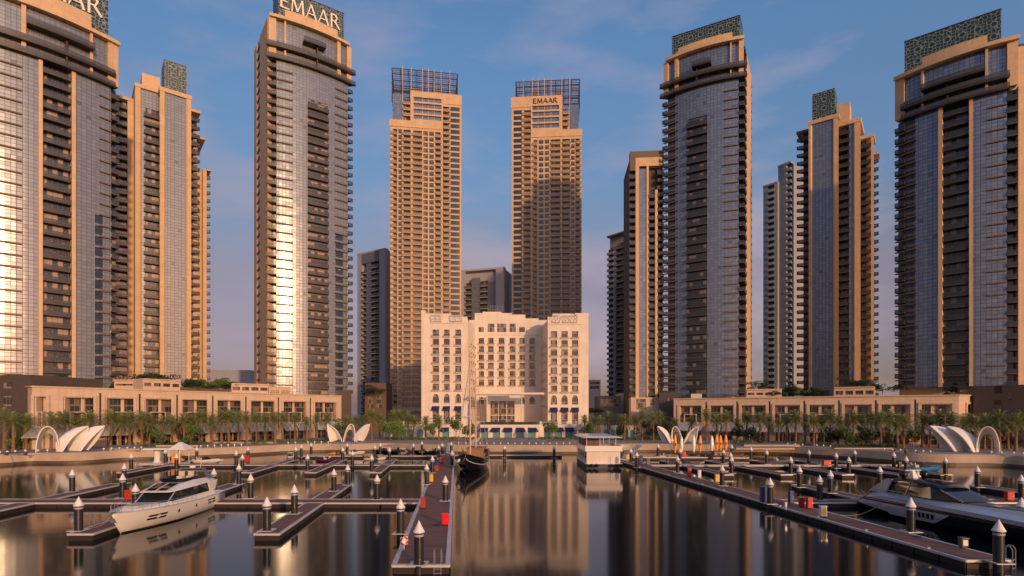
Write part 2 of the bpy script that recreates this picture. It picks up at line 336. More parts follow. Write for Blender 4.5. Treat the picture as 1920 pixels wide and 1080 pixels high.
# ---------------------------------------------------------------- wall lines
class Path:
    """A wall line in plan, walked left to right as the camera sees it; u runs along it in metres, d sticks out of the wall."""
    def __init__(s, pts):
        s.p = [Vector((a, b)) for a, b in pts]; s.u = [0.0]
        for a, b in zip(s.p, s.p[1:]): s.u.append(s.u[-1]+(b-a).length)
        s.sn = []
        for a, b in zip(s.p, s.p[1:]):
            t = (b-a).normalized(); s.sn.append(Vector((t.y, -t.x)))
        s.vn = []
        for i in range(len(s.p)):
            if i == 0: s.vn.append((s.sn[0], s.sn[0]))
            elif i == len(s.p)-1: s.vn.append((s.sn[-1], s.sn[-1]))
            else:
                a, b = s.sn[i-1], s.sn[i]
                n = (a+b).normalized(); n = n/max(.5, n.dot(a)); s.vn.append((n, n))
    L = property(lambda s: s.u[-1])
    def at(s, u):
        for i in range(len(s.sn)):
            if u <= s.u[i+1] or i == len(s.sn)-1:
                k = (u-s.u[i])/(s.u[i+1]-s.u[i]); return s.p[i].lerp(s.p[i+1], k), s.vn[i][1].lerp(s.vn[i+1][0], k), i
    def samples(s, u0, u1):
        us = [u0]+[u for u in s.u if u0+1e-3 < u < u1-1e-3]+[u1]
        return [(u,)+s.at(u)[:2] for u in us]
    def px(s, px, d=0.0):
        best = None
        for i in range(len(s.sn)):
            a = s.p[i]+s.vn[i][1]*d; b = s.p[i+1]+s.vn[i+1][0]*d; k = (px-CX)/F
            den = (b.x-a.x)-k*(b.y-a.y)
            if abs(den) < 1e-9: continue
            t = (k*a.y-a.x)/den
            lo = -1e-6 if i else -50; hi = 1+1e-6 if i < len(s.sn)-1 else 50
            if lo <= t <= hi:
                y = a.y+t*(b.y-a.y)
                inside = 0 if -1e-6 <= t <= 1+1e-6 else 1
                if best is None or (inside, y) < best[0]: best = ((inside, y), s.u[i]+t*(s.u[i+1]-s.u[i]), y)
        if best is None:
            e = min(range(len(s.p)), key=lambda i: abs(CX+F*s.p[i].x/s.p[i].y-px)); return s.u[e], s.p[e].y
        u = best[1]
        return max(0.0, min(s.L, u)), best[2]
    def U(s, px): return s.px(px)[0]
    def Z(s, px, py): return WZ(py, s.px(px)[1])
    def shift(s, back):          # the same line further from the front
        c = (s.p[-1]-s.p[0]).normalized(); n = Vector((c.y, -c.x)); return Path([tuple(q-n*back) for q in s.p])
def line(px0, Y0, px1, Y1): return [(WX(px0, Y0), Y0), (WX(px1, Y1), Y1)]
def arc(px0, Y0, px1, Y1, sag, n=16):
    a, b = [Vector(q) for q in line(px0, Y0, px1, Y1)]; c = (b-a); l = c.length; t = c.normalized(); nr = Vector((t.y, -t.x)); out = []
    r = (l*l/4+sag*sag)/(2*sag)
    for i in range(n+1):
        x = -l/2+l*i/n; out.append(tuple(a+t*(x+l/2)+nr*(math.sqrt(r*r-x*x)-(r-sag))))
    return out
def with_sides(pts, left=0, right=0):
    a, b = Vector(pts[0]), Vector(pts[-1]); t = (b-a).normalized(); n = Vector((t.y, -t.x)); out = list(pts)
    if left: out = [tuple(a-n*left)]+out
    if right: out = out+[tuple(b-n*right)]
    return out
def slab(mb, P, u0, u1, z0, z1, d0, d1, mi=0, back=False):
    S = P.samples(u0, u1)
    ins = [(p.x+n.x*d0, p.y+n.y*d0) for u, p, n in S]; out = [(p.x+n.x*d1, p.y+n.y*d1) for u, p, n in S]
    for i in range(len(S)-1):
        a, b, c, d = out[i], out[i+1], ins[i+1], ins[i]; ua, ub = S[i][0], S[i+1][0]
        mb.face([a+(z0,), b+(z0,), b+(z1,), a+(z1,)], mi, [(ua, z0), (ub, z0), (ub, z1), (ua, z1)])
        mb.face([a+(z1,), b+(z1,), c+(z1,), d+(z1,)], mi); mb.face([d+(z0,), c+(z0,), b+(z0,), a+(z0,)], mi)
        if back: mb.face([c+(z0,), d+(z0,), d+(z1,), c+(z1,)], mi, [(ub, z0), (ua, z0), (ua, z1), (ub, z1)])
    a, d = out[0], ins[0]; mb.face([d+(z0,), a+(z0,), a+(z1,), d+(z1,)], mi)
    a, d = out[-1], ins[-1]; mb.face([a+(z0,), d+(z0,), d+(z1,), a+(z1,)], mi)

class Bld:
    def __init__(s, name, label, cat, P, group=None, z=0.0):
        p = P.at(P.L/2)[0]; s.root = thing(name, label, cat, (p.x, p.y, z), 0, group); s.P = P; s.n = {}; s.rest = {}
    def part(s, name, mb, mats, label=None): return part(s.root, name, mb, mats, label=label)
    def rep(s, name, mb, mats, zs, inner=None):
        """The same part at several heights: up to 100 of a name as objects, the rest as one."""
        o = s.root.location; me = None
        for z in zs:
            k = s.n.get(name, 0)
            if k < 100:
                if me is None: me = mb.mesh(name, mats, tuple(o))
                put(name, me, s.root, (0, 0, z)); s.n[name] = k+1
            else:
                r = s.rest.setdefault(name, {}).setdefault(id(mats[0] if isinstance(mats, list) else mats), [MB(), mats]); r[0].add(mb, z)
    def finish(s):
        for name, d in s.rest.items():
            for mb, mats in d.values():
                q = s.part(name, mb, mats); q['kind'] = 'stuff'
    def body(s, z0, z1, inset=2.2, mat=None, name='core'):
        P = s.P; pts = [(p.x-n.x*inset, p.y-n.y*inset) for u, p, n in P.samples(0, P.L)]
        mb = MB(); mb.prism(pts, z0, z1); s.part(name, mb, mat or M['stone'])
    def wallpart(s, name, u0, u1, z0, z1, d0, d1, mat, label=None, P=None):
        mb = MB(); slab(mb, P or s.P, u0, u1, z0, z1, d0, d1); return s.part(name, mb, mat, label)
    def balconies(s, u0, u1, zlo, zhi, fh, out=1.0, back=1.7, door=None, rail=None, P=None, wallback=True, slabm=None, inset=0.0):
        P = P or s.P
        if wallback and back > 0: s.wallpart('balcony_glazing', u0, u1, zlo, zhi, -back-.3, -back, door or M['door'], P=P)
        mb = MB(); a, b = u0+inset, u1-inset
        slab(mb, P, a, b, -.32, 0, -back+.02, out, 0)
        slab(mb, P, a, b, 0, 1.05, out-.09, out-.02, 1, True); slab(mb, P, a, b, 1.05, 1.14, out-.13, out+.02, 0)
        if out > .3:
            for q, w in ((a, .07), (b-.07, .07)): slab(mb, P, q, q+w, 0, 1.05, .0, out-.1, 1, True)
        n = int((zhi-zlo)/fh); zs = [zhi-fh*(i+1) for i in range(n)]
        s.rep('balcony', mb, [slabm or M['slab'], rail or M['rail']], zs)
    def ledges(s, u0, u1, zlo, zhi, fh, out=.55, mat=None, off=0.0):
        mb = MB(); slab(mb, s.P, u0, u1, 0, .38, .02, out); n = int((zhi-zlo)/fh)
        s.rep('ledge', mb, mat or M['bronze_l'], [zhi-fh*(i+1)+off for i in range(n)])
def holes(P, u0, u1, z0, z1, cols, d0=-.5, d1=0.0):
    """Wall with openings. cols: list of (ua, ub, [(za, zb), ...]) sorted along the wall."""
    mb = MB(); u = u0
    for ua, ub, rows in cols:
        if ua > u+.01: slab(mb, P, u, ua, z0, z1, d0, d1)
        z = z0
        for za, zb in sorted(rows):
            if za > z+.01: slab(mb, P, ua, ub, z, za, d0, d1)
            z = zb
        if z1 > z+.01: slab(mb, P, ua, ub, z, z1, d0, d1)
        u = ub
    if u1 > u+.01: slab(mb, P, u, u1, z0, z1, d0, d1)
    return mb
LET = {'E': (.62, [((.0, 0), (.0, 1), .15), ((.0, .94), (.55, .94), .10), ((.0, .5), (.46, .5), .08), ((.0, .05), (.58, .05), .10)]),
       'M': (1.05, [((.06, 0), (.14, 1), .09), ((.14, 1), (.50, .12), .15), ((.50, .12), (.86, 1), .09), ((.86, 1), (.95, 0), .15)]),
       'A': (.86, [((.02, 0), (.40, 1), .08), ((.40, 1), (.80, 0), .15), ((.14, .32), (.66, .32), .07)]),
       'R': (.80, [((.08, 0), (.08, 1), .14), ((.08, .95), (.40, .95), .09), ((.40, .95), (.54, .75), .13), ((.54, .75), (.40, .5), .10), ((.08, .5), (.40, .5), .08), ((.34, .5), (.74, 0), .15)])}
def word(B, text, P, u0, z0, h, d, mat, gap=.12, wid=1.0):
    u = u0
    for ch in text:
        w, st = LET[ch]; mb = MB()
        for i, ((x0, y0), (x1, y1), t) in enumerate(st):
            a = Vector((x0, y0)); b = Vector((x1, y1)); e = (b-a).normalized(); nrm = Vector((-e.y, e.x))*t/2
            q = [a-nrm-e*t*.1, b-nrm+e*t*.1, b+nrm+e*t*.1, a+nrm-e*t*.1]
            def W3(v, dd): p, n, _ = P.at(max(0, min(P.L, u+v.x*h*wid))); return (p.x+n.x*dd, p.y+n.y*dd, z0+max(0, min(1, v.y))*h)
            dd = d+.3+i*.004
            Fr = [W3(v, dd) for v in q]; Bk = [W3(v, d) for v in q]
            mb.face(Fr); mb.face(Bk[::-1])
            for k in range(4): mb.face([Bk[k], Bk[(k+1) % 4], Fr[(k+1) % 4], Fr[k]])
        B.part('sign_letter', mb, mat); u += (w+gap)*h*wid
    return u
def word_len(text, h, gap=.12, wid=1.0): return sum((LET[c][0]+gap)*h*wid for c in text)-gap*h*wid
# ---------------------------------------------------------------- towers
def bands(B, P, items, z0, z1, fh, glass='glass', proud=.5):
    """Vertical bands of a facade: (px from, px to, kind, extra)."""
    dk = dict(door=M['door_b'], rail=M['rail_b'], slabm=M['slab_d']) if glass == 'glassb' else {}  # right towers' weaker sun is put into darker balcony colours
    for it in items:
        a, b, k = P.U(it[0]), P.U(it[1]), it[2]
        if b-a < .15: continue
        if k == 'g': B.wallpart('curtain_wall', a, b, z0, z1, -.4, 0, M[glass], P=P)
        elif k == 'gb':
            zb = it[3]; B.wallpart('curtain_wall', a, b, zb, z1, -.4, 0, M[glass], P=P)
            B.balconies(a, b, z0, zb, fh, out=1.1, back=.25, P=P, **dk)
        elif k == 'dg':  # neighbouring towers' reflection, put in as a strip of dark glass
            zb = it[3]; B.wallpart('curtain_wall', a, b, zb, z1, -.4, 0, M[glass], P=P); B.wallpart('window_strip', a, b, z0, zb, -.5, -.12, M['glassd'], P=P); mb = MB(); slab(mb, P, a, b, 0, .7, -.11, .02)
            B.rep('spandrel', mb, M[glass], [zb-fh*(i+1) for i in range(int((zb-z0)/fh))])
        elif k == 's': B.wallpart('pilaster', a, b, z0, z1, -2.0, proud, M['stone'], P=P)
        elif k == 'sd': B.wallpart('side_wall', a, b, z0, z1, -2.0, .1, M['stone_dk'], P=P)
        elif k == 'b': B.balconies(a, b, z0, z1, fh, out=.5, back=1.6, P=P, **dk)
        elif k == 'bf': B.balconies(a, b, z0, z1, fh, out=0.15, back=1.5, P=P, **dk)
        elif k == 'bd': B.balconies(a, b, z0, z1, fh, out=.6, back=1.7, P=P, door=M['door_b'], rail=M['rail_b'], slabm=M['slab_d'])
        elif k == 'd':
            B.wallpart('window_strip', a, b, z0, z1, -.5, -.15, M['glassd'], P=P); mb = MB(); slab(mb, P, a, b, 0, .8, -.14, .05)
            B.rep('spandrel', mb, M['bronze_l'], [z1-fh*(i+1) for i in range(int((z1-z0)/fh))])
        elif k == 'w':
            B.wallpart('window_strip', a, b, z0, z1, -.5, -.15, M['glassd'], P=P); mb = MB(); slab(mb, P, a, b, 0, 1.3, -.14, .1)
            B.rep('spandrel', mb, M['stone'], [z1-fh*(i+1) for i in range(int((z1-z0)/fh))])
        elif k == 'gd': B.wallpart('curtain_wall', a, b, z0, z1, -.4, 0, M['glassd'], P=P)

def foot(P, ins, has_side, dep=24):
    pts = [(p.x-n.x*ins, p.y-n.y*ins) for u, p, n in P.samples(0, P.L)]
    c = (P.p[-1]-P.p[0]).normalized(); n = Vector((c.y, -c.x))
    l, r = has_side; d = max(l, r) or dep; out = list(pts)
    if not r: out.append((pts[-1][0]-n.x*d, pts[-1][1]-n.y*d))
    if not l: out.append((pts[0][0]-n.x*d, pts[0][1]-n.y*d))
    return out
def curved_tower(label, front, left, right, S, sign=None):
    P = Path(with_sides(front, left, right)); Fr = Path(front)
    B = Bld('residential_tower', label, 'tower', P)
    z0, fh, gl = S.get('z0', 17.0), S.get('fh', 3.4), S.get('glass', 'glass')
    zl1, zl2, zc = Fr.Z(*S['led1']), Fr.Z(*S['led2']), Fr.Z(*S['corn'])
    uF0, uF1 = P.u[1] if left else 0, P.u[-2] if right else P.L
    mb = MB(); mb.prism(foot(P, 2.4, (left, right)), 2.0, zc-.5); B.part('core', mb, M['stone'])
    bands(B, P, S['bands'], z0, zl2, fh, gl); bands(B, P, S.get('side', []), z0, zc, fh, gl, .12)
    for a, b in S.get('fins', []): B.ledges(P.U(a), P.U(b), z0, zl2-1.2, fh, .5)
    # upper storeys behind the sweeping ledges
    u0, u1 = P.U(S['up'][0]), P.U(S['up'][1])
    B.wallpart('upper_glazing', u0, u1, zl2+.5, zc, -2.0, -.6, M[gl])
    for a, b in S['piers']: B.wallpart('pilaster', P.U(a), P.U(b), zl2+.5, zc, -.59, .35, M['stone'])
    for z, h in ((zl2, .55), (zl1, .7)):
        a, b = P.U(S['sweep'][0]), P.U(S['sweep'][1]); mb = MB()
        slab(mb, P, a, b, z-h, z+.1, -1.9, 1.5, 0, True); slab(mb, P, a, b, z+.1, z+1.25, 1.25, 1.4, 1, True)
        B.part('sweeping_terrace', mb, [M['bronze'], M['rail']])
    a, b, py = S['box']; zb = Fr.Z((a+b)/2, py); mb = MB()
    slab(mb, P, P.U(a), P.U(b), zb-1.3, zb-.6, -.5, 2.2, 0, True); slab(mb, P, P.U(a), P.U(b), zb-.6, zb+.7, 2.0, 2.15, 1, True)
    um = P.U(S['post'])
    B.part('cantilever_balcony', mb, [M['bronze'], M['rail']]); B.wallpart('balcony_post', um-.25, um+.25, zl2+.6, zb-1.35, -.5, .9, M['bronze'])
    # roof edge, parapet block, star screen
    cw = P.U(S['cw'][0]), P.U(S['cw'][1])
    B.wallpart('cornice', cw[0], cw[1], zc, zc+1.1, -2.6, 1.3, M['stone'])
    mb = MB(); mb.prism(foot(P, 2.5, (left, right)), zc-.4, zc+.3); B.part('roof', mb, M['slab'])
    Q = Fr.shift(1.6); a, b, px, py = S['par']; B.wallpart('parapet_block', Q.U(a), Q.U(b), zc+.35, Q.Z(px, py), -2.5, 0, M['stone'], P=Q)
    ch = Path([tuple(Fr.p[0]), tuple(Fr.p[-1])]).shift(S['scr'][4]); a, b, px, py, _, dep = S['scr']; zs = ch.Z(px, py)
    ua, ub = ch.U(a) if a is not None else 0, ch.U(b); mb = MB(); slab(mb, ch, ua, ub, zc+.35, zs, -dep, 0, 0, True)
    B.part('star_screen', mb, M['lattice'])
    mb = MB(); slab(mb, ch, ua-.1, ub+.1, zs, zs+.25, -dep-.1, .1); B.part('screen_coping', mb, M['bronze'])
    if sign: 
        ln = word_len('EMAAR', sign['h'], wid=sign.get('w', 1)); word(B, 'EMAAR', ch, ch.U(sign['end'])-ln, ch.Z(*sign['base']), sign['h'], .25, M['letter'], wid=sign.get('w', 1))
    for n_, a, b, za, zb_, d0, d1, mt in S.get('extra', []): B.wallpart(n_, P.U(a), P.U(b), za, zb_, d0, d1, M[mt])
    B.finish(); return B, P

# T1, far left
curved_tower('curved glass tower cut by the left edge with the last letters of its sign', arc(-48, 155.2, 222, 180, 2.2), 0, 0, dict(
    led1=(211, 141), led2=(211, 163), corn=(222, 88), up=(-48, 222), sweep=(-48, 213), piers=[(40, 49), (168.5, 173.5), (202, 221)], box=(50, 173, 64), post=124,
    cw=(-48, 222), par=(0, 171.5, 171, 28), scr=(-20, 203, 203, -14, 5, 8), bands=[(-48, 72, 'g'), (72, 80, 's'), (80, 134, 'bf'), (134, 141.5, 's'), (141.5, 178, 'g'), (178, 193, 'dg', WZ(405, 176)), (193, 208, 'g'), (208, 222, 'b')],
    fins=[(-48, 41), (186, 207.5)]),
    sign=dict(h=6.0, end=191.5, base=(190, 35), w=.82))
# T2, left of centre, full sign
curved_tower('tall curved glass tower left of the twin towers, with a full rooftop sign', arc(502, 210.5, 659, 229, 2.0), 30, 20, dict(
    led1=(505.5, 84), led2=(503, 106), corn=(513, 34), up=(512, 657), sweep=(503, 659), piers=[(505, 518), (533, 536.5), (632, 638), (650, 657)], box=(568, 608, 82), post=594,
    cw=(508, 652), par=(534, 633, 633, 57), scr=(522, 645, 645, 26, 4, 9),
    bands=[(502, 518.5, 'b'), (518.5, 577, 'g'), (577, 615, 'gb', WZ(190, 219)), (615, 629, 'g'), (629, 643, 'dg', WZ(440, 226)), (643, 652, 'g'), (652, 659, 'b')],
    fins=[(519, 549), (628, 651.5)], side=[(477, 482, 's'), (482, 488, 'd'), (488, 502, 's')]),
    sign=dict(h=5.7, end=637, base=(634, 57), w=.86))
# T6, right of centre
curved_tower('tall dark curved glass tower with a patterned rooftop screen, right of the hotel', arc(1245, 219, 1394, 205, 2.0), 16, 28, dict(glass='glassb',
    led1=(1397, 123), led2=(1397, 143), corn=(1389, 76), up=(1250, 1390), sweep=(1245, 1394), piers=[(1246, 1253), (1265.5, 1271.5), (1369, 1371.5), (1385, 1393)], box=(1299, 1334, 120), post=1307,
    cw=(1251, 1391), par=(1271.5, 1373, 1373, 60), scr=(1260, 1387, 1387, 29, 4, 9),
    bands=[(1245, 1252, 'bd'), (1252, 1266, 'd'), (1266, 1288, 'g'), (1288, 1326, 'gb', WZ(222, 212)), (1326, 1385, 'g'), (1385, 1394, 'b')],  # the dark strip on the front's left is another tower's reflection, put in
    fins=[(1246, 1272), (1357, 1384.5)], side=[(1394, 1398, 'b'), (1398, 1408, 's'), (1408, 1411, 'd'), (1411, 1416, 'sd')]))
# T8, far right
curved_tower('dark glass tower near the right edge with central balconies and a patterned rooftop screen', arc(1679, 179.4, 1908, 159.4, 2.2)+line(1960, 157.5, 1961, 157.4)[:1], 0, 0, dict(glass='glassb',
    led1=(1890, 144), led2=(1890, 166), corn=(1909, 76), up=(1679, 1908), sweep=(1692, 1891), piers=[(1679, 1696), (1727.5, 1731.5), (1847, 1852.5), (1888, 1908)], box=(1730, 1846, 147), post=1777,
    cw=(1679, 1909), par=(1729, 1851, 1851, 65), scr=(1696, 1877, 1877, 17, 4.5, 8), z0=19,
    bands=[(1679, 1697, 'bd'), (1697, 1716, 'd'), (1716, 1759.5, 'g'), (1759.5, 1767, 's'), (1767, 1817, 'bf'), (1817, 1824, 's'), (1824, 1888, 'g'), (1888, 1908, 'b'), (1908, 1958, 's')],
    fins=[(1679.5, 1719), (1852, 1887.5)]))

def wing(B, front, left, right, z0, ztop, items, fh=3.4, glass='glass', cap=1.0, capmat='stone', mat=None, proud=.5):
    """A straight block of a stepped tower with its own roof line."""
    P = Path(with_sides(front, left, right))
    mb = MB(); mb.prism(foot(P, 2.3, (left, right), 16), 2.0, ztop); B.part('core', mb, mat or M['stone'])
    bands(B, P, items, z0, ztop, fh, glass, proud)
    if cap: mb = MB(); slab(mb, P, 0, P.L, ztop, ztop+cap, -2.4, .7, 0, True); B.part('roof_edge', mb, M[capmat])
    return P
# T3: stepped tower second from the left
def yln(s, px0, inv0, px): return s/(inv0+(px-px0))
def YL(px, a=608.0, px0=302, k=-.31, Yr=220.4): return Yr*a/(a+k*(px-px0))
T3f = lambda a, b, back=0: line(a, YL(a)+back, b, YL(b)+back)
base = Path(T3f(250, 372)); B = Bld('residential_tower', 'stepped stone and glass tower second from the left with a small cube screen', 'tower', base)
P = wing(B, T3f(302, 355.5), 3, 3, 17, base.Z(302, 171), [(302, 310, 's'), (310, 348.5, 'g'), (348.5, 355.5, 's')], cap=1.6)
wing(B, T3f(256, 301, 3.5), 16, 0, 17, base.Z(256, 168)+3, [(232, 255.5, 's'), (256, 265.5, 's'), (265.5, 273, 'g'), (273, 301, 'gb', base.Z(285, 196))], cap=1.4)
wing(B, T3f(355.8, 372, 3), 0, 14, 17, base.Z(372, 206), [(355.8, 371.5, 'bd'), (372, 381, 's')])
wing(B, T3f(372, 381, 9), 0, 14, 17, base.Z(372, 240), [(372, 381, 's')], cap=.6)
wing(B, T3f(380, 392, 16), 0, 6, 17, base.Z(385, 288), [(380, 386, 's'), (386, 392, 'b')], cap=.4)
wing(B, T3f(214, 255.5, 9), 0, 0, 17, base.Z(240, 184)+4, [(214, 226, 'b'), (226, 239, 'b'), (239, 255.5, 's')])
Q = Path(T3f(264, 348, 6)); B.wallpart('roof_block', Q.U(266), Q.U(300), base.Z(302, 171), Q.Z(267, 136), -8, 0, M['stone'], P=Q)
Q = Path(T3f(296, 352, 7)); B.wallpart('star_screen', Q.U(307.5), Q.U(350), base.Z(302, 171), Q.Z(309, 111), -9, 0, M['lattice'], P=Q)
B.finish()
# T7: its mirror on the right
def YR(px, a=544.0, px0=1520, k=.28, Yr=238.0): return Yr*a/(a+k*(px-px0))
T7f = lambda a, b, back=0: line(a, YR(a)+back, b, YR(b)+back)
base = Path(T7f(1497, 1636)); B = Bld('residential_tower', 'stepped glass and stone tower with a small cube screen, second from the right edge', 'tower', base)
wing(B, T7f(1519, 1570), 3, 3, 17, base.Z(1570, 221), [(1519, 1523, 's'), (1523, 1561.5, 'g'), (1561.5, 1570, 's')], cap=1.6, glass='glassb')
wing(B, T7f(1571, 1611, 3.5), 0, 14, 17, base.Z(1612, 220), [(1571, 1592, 'bd'), (1592, 1600.5, 'g'), (1600.5, 1611, 's')], cap=1.6, glass='glassb')
wing(B, T7f(1613, 1636, 8), 0, 8, 17, base.Z(1620, 243), [(1613, 1631, 'bd'), (1631, 1636, 's')], cap=1, glass='glassb')
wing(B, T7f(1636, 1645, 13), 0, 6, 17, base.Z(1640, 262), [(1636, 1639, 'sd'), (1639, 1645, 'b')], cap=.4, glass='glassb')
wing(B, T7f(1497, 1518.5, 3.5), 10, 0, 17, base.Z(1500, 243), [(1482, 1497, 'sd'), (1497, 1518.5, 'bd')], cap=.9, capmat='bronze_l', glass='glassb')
Q = Path(T7f(1550, 1612, 7)); B.wallpart('roof_block', Q.U(1569), Q.U(1593), base.Z(1570, 221), Q.Z(1590, 191), -8, 0, M['stone'], P=Q)
Q = Path(T7f(1500, 1580, 6)); B.wallpart('star_screen', Q.U(1523), Q.U(1565), base.Z(1570, 221), Q.Z(1564, 165), -9, 0, M['lattice'], P=Q)
B.finish()

# the two frontal stone towers with window grids
def grid_tower(label, Yl, Yr, L, flip, sign, z0=12.0, fh=3.07):
    """L: layout in photo columns. flip mirrors left and right."""
    px0, px1 = L['span']; P = Path(with_sides(line(px0, Yl, px1, Yr), 22, 22)); B = Bld('residential_tower', label, 'tower', P)
    Zp = lambda py: WZ(py, (Yl+Yr)/2); zt = Zp(L['top']); zb = Zp(L['band'][0]); zb2 = Zp(L['band'][1]); zlow = Zp(L['shoulder'])
    B.body(2, zlow-1, 1.6)
    # tall block
    a, b = L['tall']; ua, ub = P.U(a), P.U(b)
    pts = lambda a, b, i: [(p.x-n.x*i, p.y-n.y*i) for u, p, n in P.samples(a, b)]
    def blk(a, b, z0_, z1_, dep=20, ins=1.6, mat=None):
        S = pts(a, b, ins); n = P.at((a+b)/2)[1]; mb = MB(); mb.prism(S+[(S[-1][0]-n.x*dep, S[-1][1]-n.y*dep), (S[0][0]-n.x*dep, S[0][1]-n.y*dep)], z0_, z1_); return mb
    B.part('core', blk(ua+.3, ub-.3, zlow-1, zt-1), M['stone'])
    rows_low = lambda top: [(z, z+fh-.95) for z in [top-1.2-fh*(i+1)+.3 for i in range(int((top-z0)/fh))] if z > z0]
    cols_all = []
    def cell_wall(pa, pb, zl, zh, cols, skip=None):
        ua, ub = P.U(pa), P.U(pb); n = int((zh-zl-1.0)/fh); fl = [zh-1.0-fh*(i+1) for i in range(n)]
        C_ = []
        for q in cols:
            kind = q[2]; ex = .5 if kind == 'b' else .8; x0, x1 = P.U(q[0]-ex), P.U(q[1]+ex)
            if kind == 'win': rows = [(z+.5, z+2.75) for z in fl]
            elif kind == 'wide': rows = [(z+.6, z+2.8) for z in fl]
            else: rows = [(z+.02, z+2.72) for z in fl]
            C_.append((x0, x1, rows))
            pane = MB(); slab(pane, P, x0, x1, 0, rows[0][1]-rows[0][0], -.9 if kind == 'b' else -.45, -.7 if kind == 'b' else -.3)
            if kind == 'b':
                B.rep('window', pane, M['win'], [r[0] for r in rows])
                mb = MB(); slab(mb, P, x0-.15, x1+.15, -.2, 0, -.65, .75, 0); slab(mb, P, x0-.15, x1+.15, .0, 1.0, .6, .7, 1, True); slab(mb, P, x0-.15, x1+.15, 1.0, 1.1, .55, .75, 0)
                B.rep('balcony', mb, [M['stone'], M['rail_l']], fl)
            else: B.rep('window', pane, M['win'] if kind == 'win' else M['glassd'], [r[0] for r in rows])
        B.part('wall', holes(P, ua, ub, zl, zh, C_, -.9, 0), M['stone'])
    cell_wall(*L['low'][:2], z0, zb2, L['low'][2]); cell_wall(*L['hi'][:2], z0, Zp(L['hi'][3]), L['hi'][2])
    # stone band, glazed upper storeys in the frame
    a, b = L['bandx']; B.wallpart('stone_band', P.U(a), P.U(b), zb2, zb, -1.2, .35, M['stone'])
    a, b = L['frame']; zf0, zf1 = Zp(L['fz'][0]), Zp(L['fz'][1])
    ua, ub = P.U(a), P.U(b); zz = [zf0+(zf1-zf0)*k/4 for k in range(5)]
    B.part('frame_wall', holes(P, P.U(L['fr2'][0]), P.U(L['fr2'][1]), zb, zt, [(ua, ub, [(z+.9, z+(zf1-zf0)/4) for z in zz[:4]])], -.9, .3), M['stone'])
    for k in range(4): B.wallpart('upper_window', ua, ub, zz[k]+.9, zz[k+1], -.85, -.5, M['glassb'])
    a, b = L['hi'][:2]; B.wallpart('frame_wall', P.U(a), P.U(b), Zp(L['hi'][3]), zt, -.9, .3, M['stone'])
    # glazed corner
    a, b = L['corner']; B.wallpart('corner_glazing', P.U(a), P.U(b), zb, zlow+14, -1.2, -.6, M['glassb'])
    a, b = L['cb']; B.balconies(P.U(a), P.U(b), zb, zlow+12, fh, out=.3, back=1.2, slabm=M['stone'], rail=M['rail_l'])
    # open steel crown
    zc0, zc1 = zt-6, Zp(L['crown'][2]); cx0, cx1 = L['crown'][:2]; Q = P.shift(1.2); n = Q.at(Q.L/2)[1]; u0, u1 = Q.U(cx0), Q.U(cx1); mb = MB()
    def q3(u, back, z): p, n_, _ = Q.at(u); m_ = P.at(P.L/2)[1]; return (p.x-m_.x*back, p.y-m_.y*back, z)
    K = 9
    for dep in (0, 16):
        for k in range(13): z = zc0+(zc1-zc0)*(.3+.7*k/12); mb.tube(q3(u0, dep, z), q3(u1, dep, z), .30 if k in (0, 6, 12) else .16, n=4)
    for k in range(5):
        z = zc0+(zc1-zc0)*(.15+.85*k/4)
        for u in (u0, u1): mb.tube(q3(u, 0, z), q3(u, 16, z), .25, n=4)
    for i in range(K): u = u0+(u1-u0)*i/(K-1); mb.tube(q3(u, 0, zc1), q3(u, 16, zc1), .22, n=4); mb.tube(q3(u, 16, zc0), q3(u, 16, zc1), .28, n=4)
    for u in (u0, u1): mb.tube(q3(u, 0, zc0), q3(u, 16, zc1), .25, n=4); mb.tube(q3(u, 16, zc0), q3(u, 0, zc1), .25, n=4)
    for i in range(2*K): u = u0+(u1-u0)*i/(2*K-1); mb.tube(q3(u, 0, zc0), q3(u, 0, zc1), .12, n=4)
    for dep in (5, 11): mb.tube(q3(u0, dep, zc1), q3(u1, dep, zc1), .35, n=4); mb.tube(q3(u0, dep, (zc0+zc1)/2), q3(u1, dep, (zc0+zc1)/2), .3, n=4)
    B.part('roof_frame', mb, M['crown'])
    for px in L['posts']:
        mb = MB(); u = Q.U(px); mb.tube(q3(u, -.6, zlow), q3(u, -.6, zc1+1.2), .2, n=6); B.part('roof_post', mb, M['podium'])
    for px in L['plant']: mb = MB(); u = Q.U(px); S = [q3(u-1.6, 5, 0)[:2], q3(u+1.6, 5, 0)[:2], q3(u+1.6, 9, 0)[:2], q3(u-1.6, 9, 0)[:2]]; mb.prism(S, zt-2, zt+5.5); B.part('plant_room', mb, M['stone'])
    if sign: h = 2.75; ln = word_len('EMAAR', h); word(B, 'EMAAR', P, P.U(sign[0])-ln/2, Zp(sign[1]), h, .35, M['letter_d'])
    B.finish(); return P
grid_tower('left of the twin stone towers, balconied and topped by an open steel crown', 297, 303, dict(span=(731, 865), top=173, band=(229, 241.5), shoulder=229,
    tall=(770, 865), low=(731.5, 830, [(736, 744, 'b'), (746.5, 753, 'win'), (756, 769.5, 'b'), (774.5, 791, 'b'), (794.5, 801.5, 'win'), (805.5, 812.5, 'win'), (816.5, 826, 'b')]),
    hi=(830, 865, [(831, 842, 'b'), (845.5, 861.5, 'wide')], 192), bandx=(731.5, 830), frame=(775.5, 827), fr2=(770, 830), fz=(228, 184), corner=(734, 756), cb=(756, 769.5),
    crown=(735, 858, 131), posts=(755, 771, 792, 803, 814, 827, 843), plant=(776, 820)), False, None)
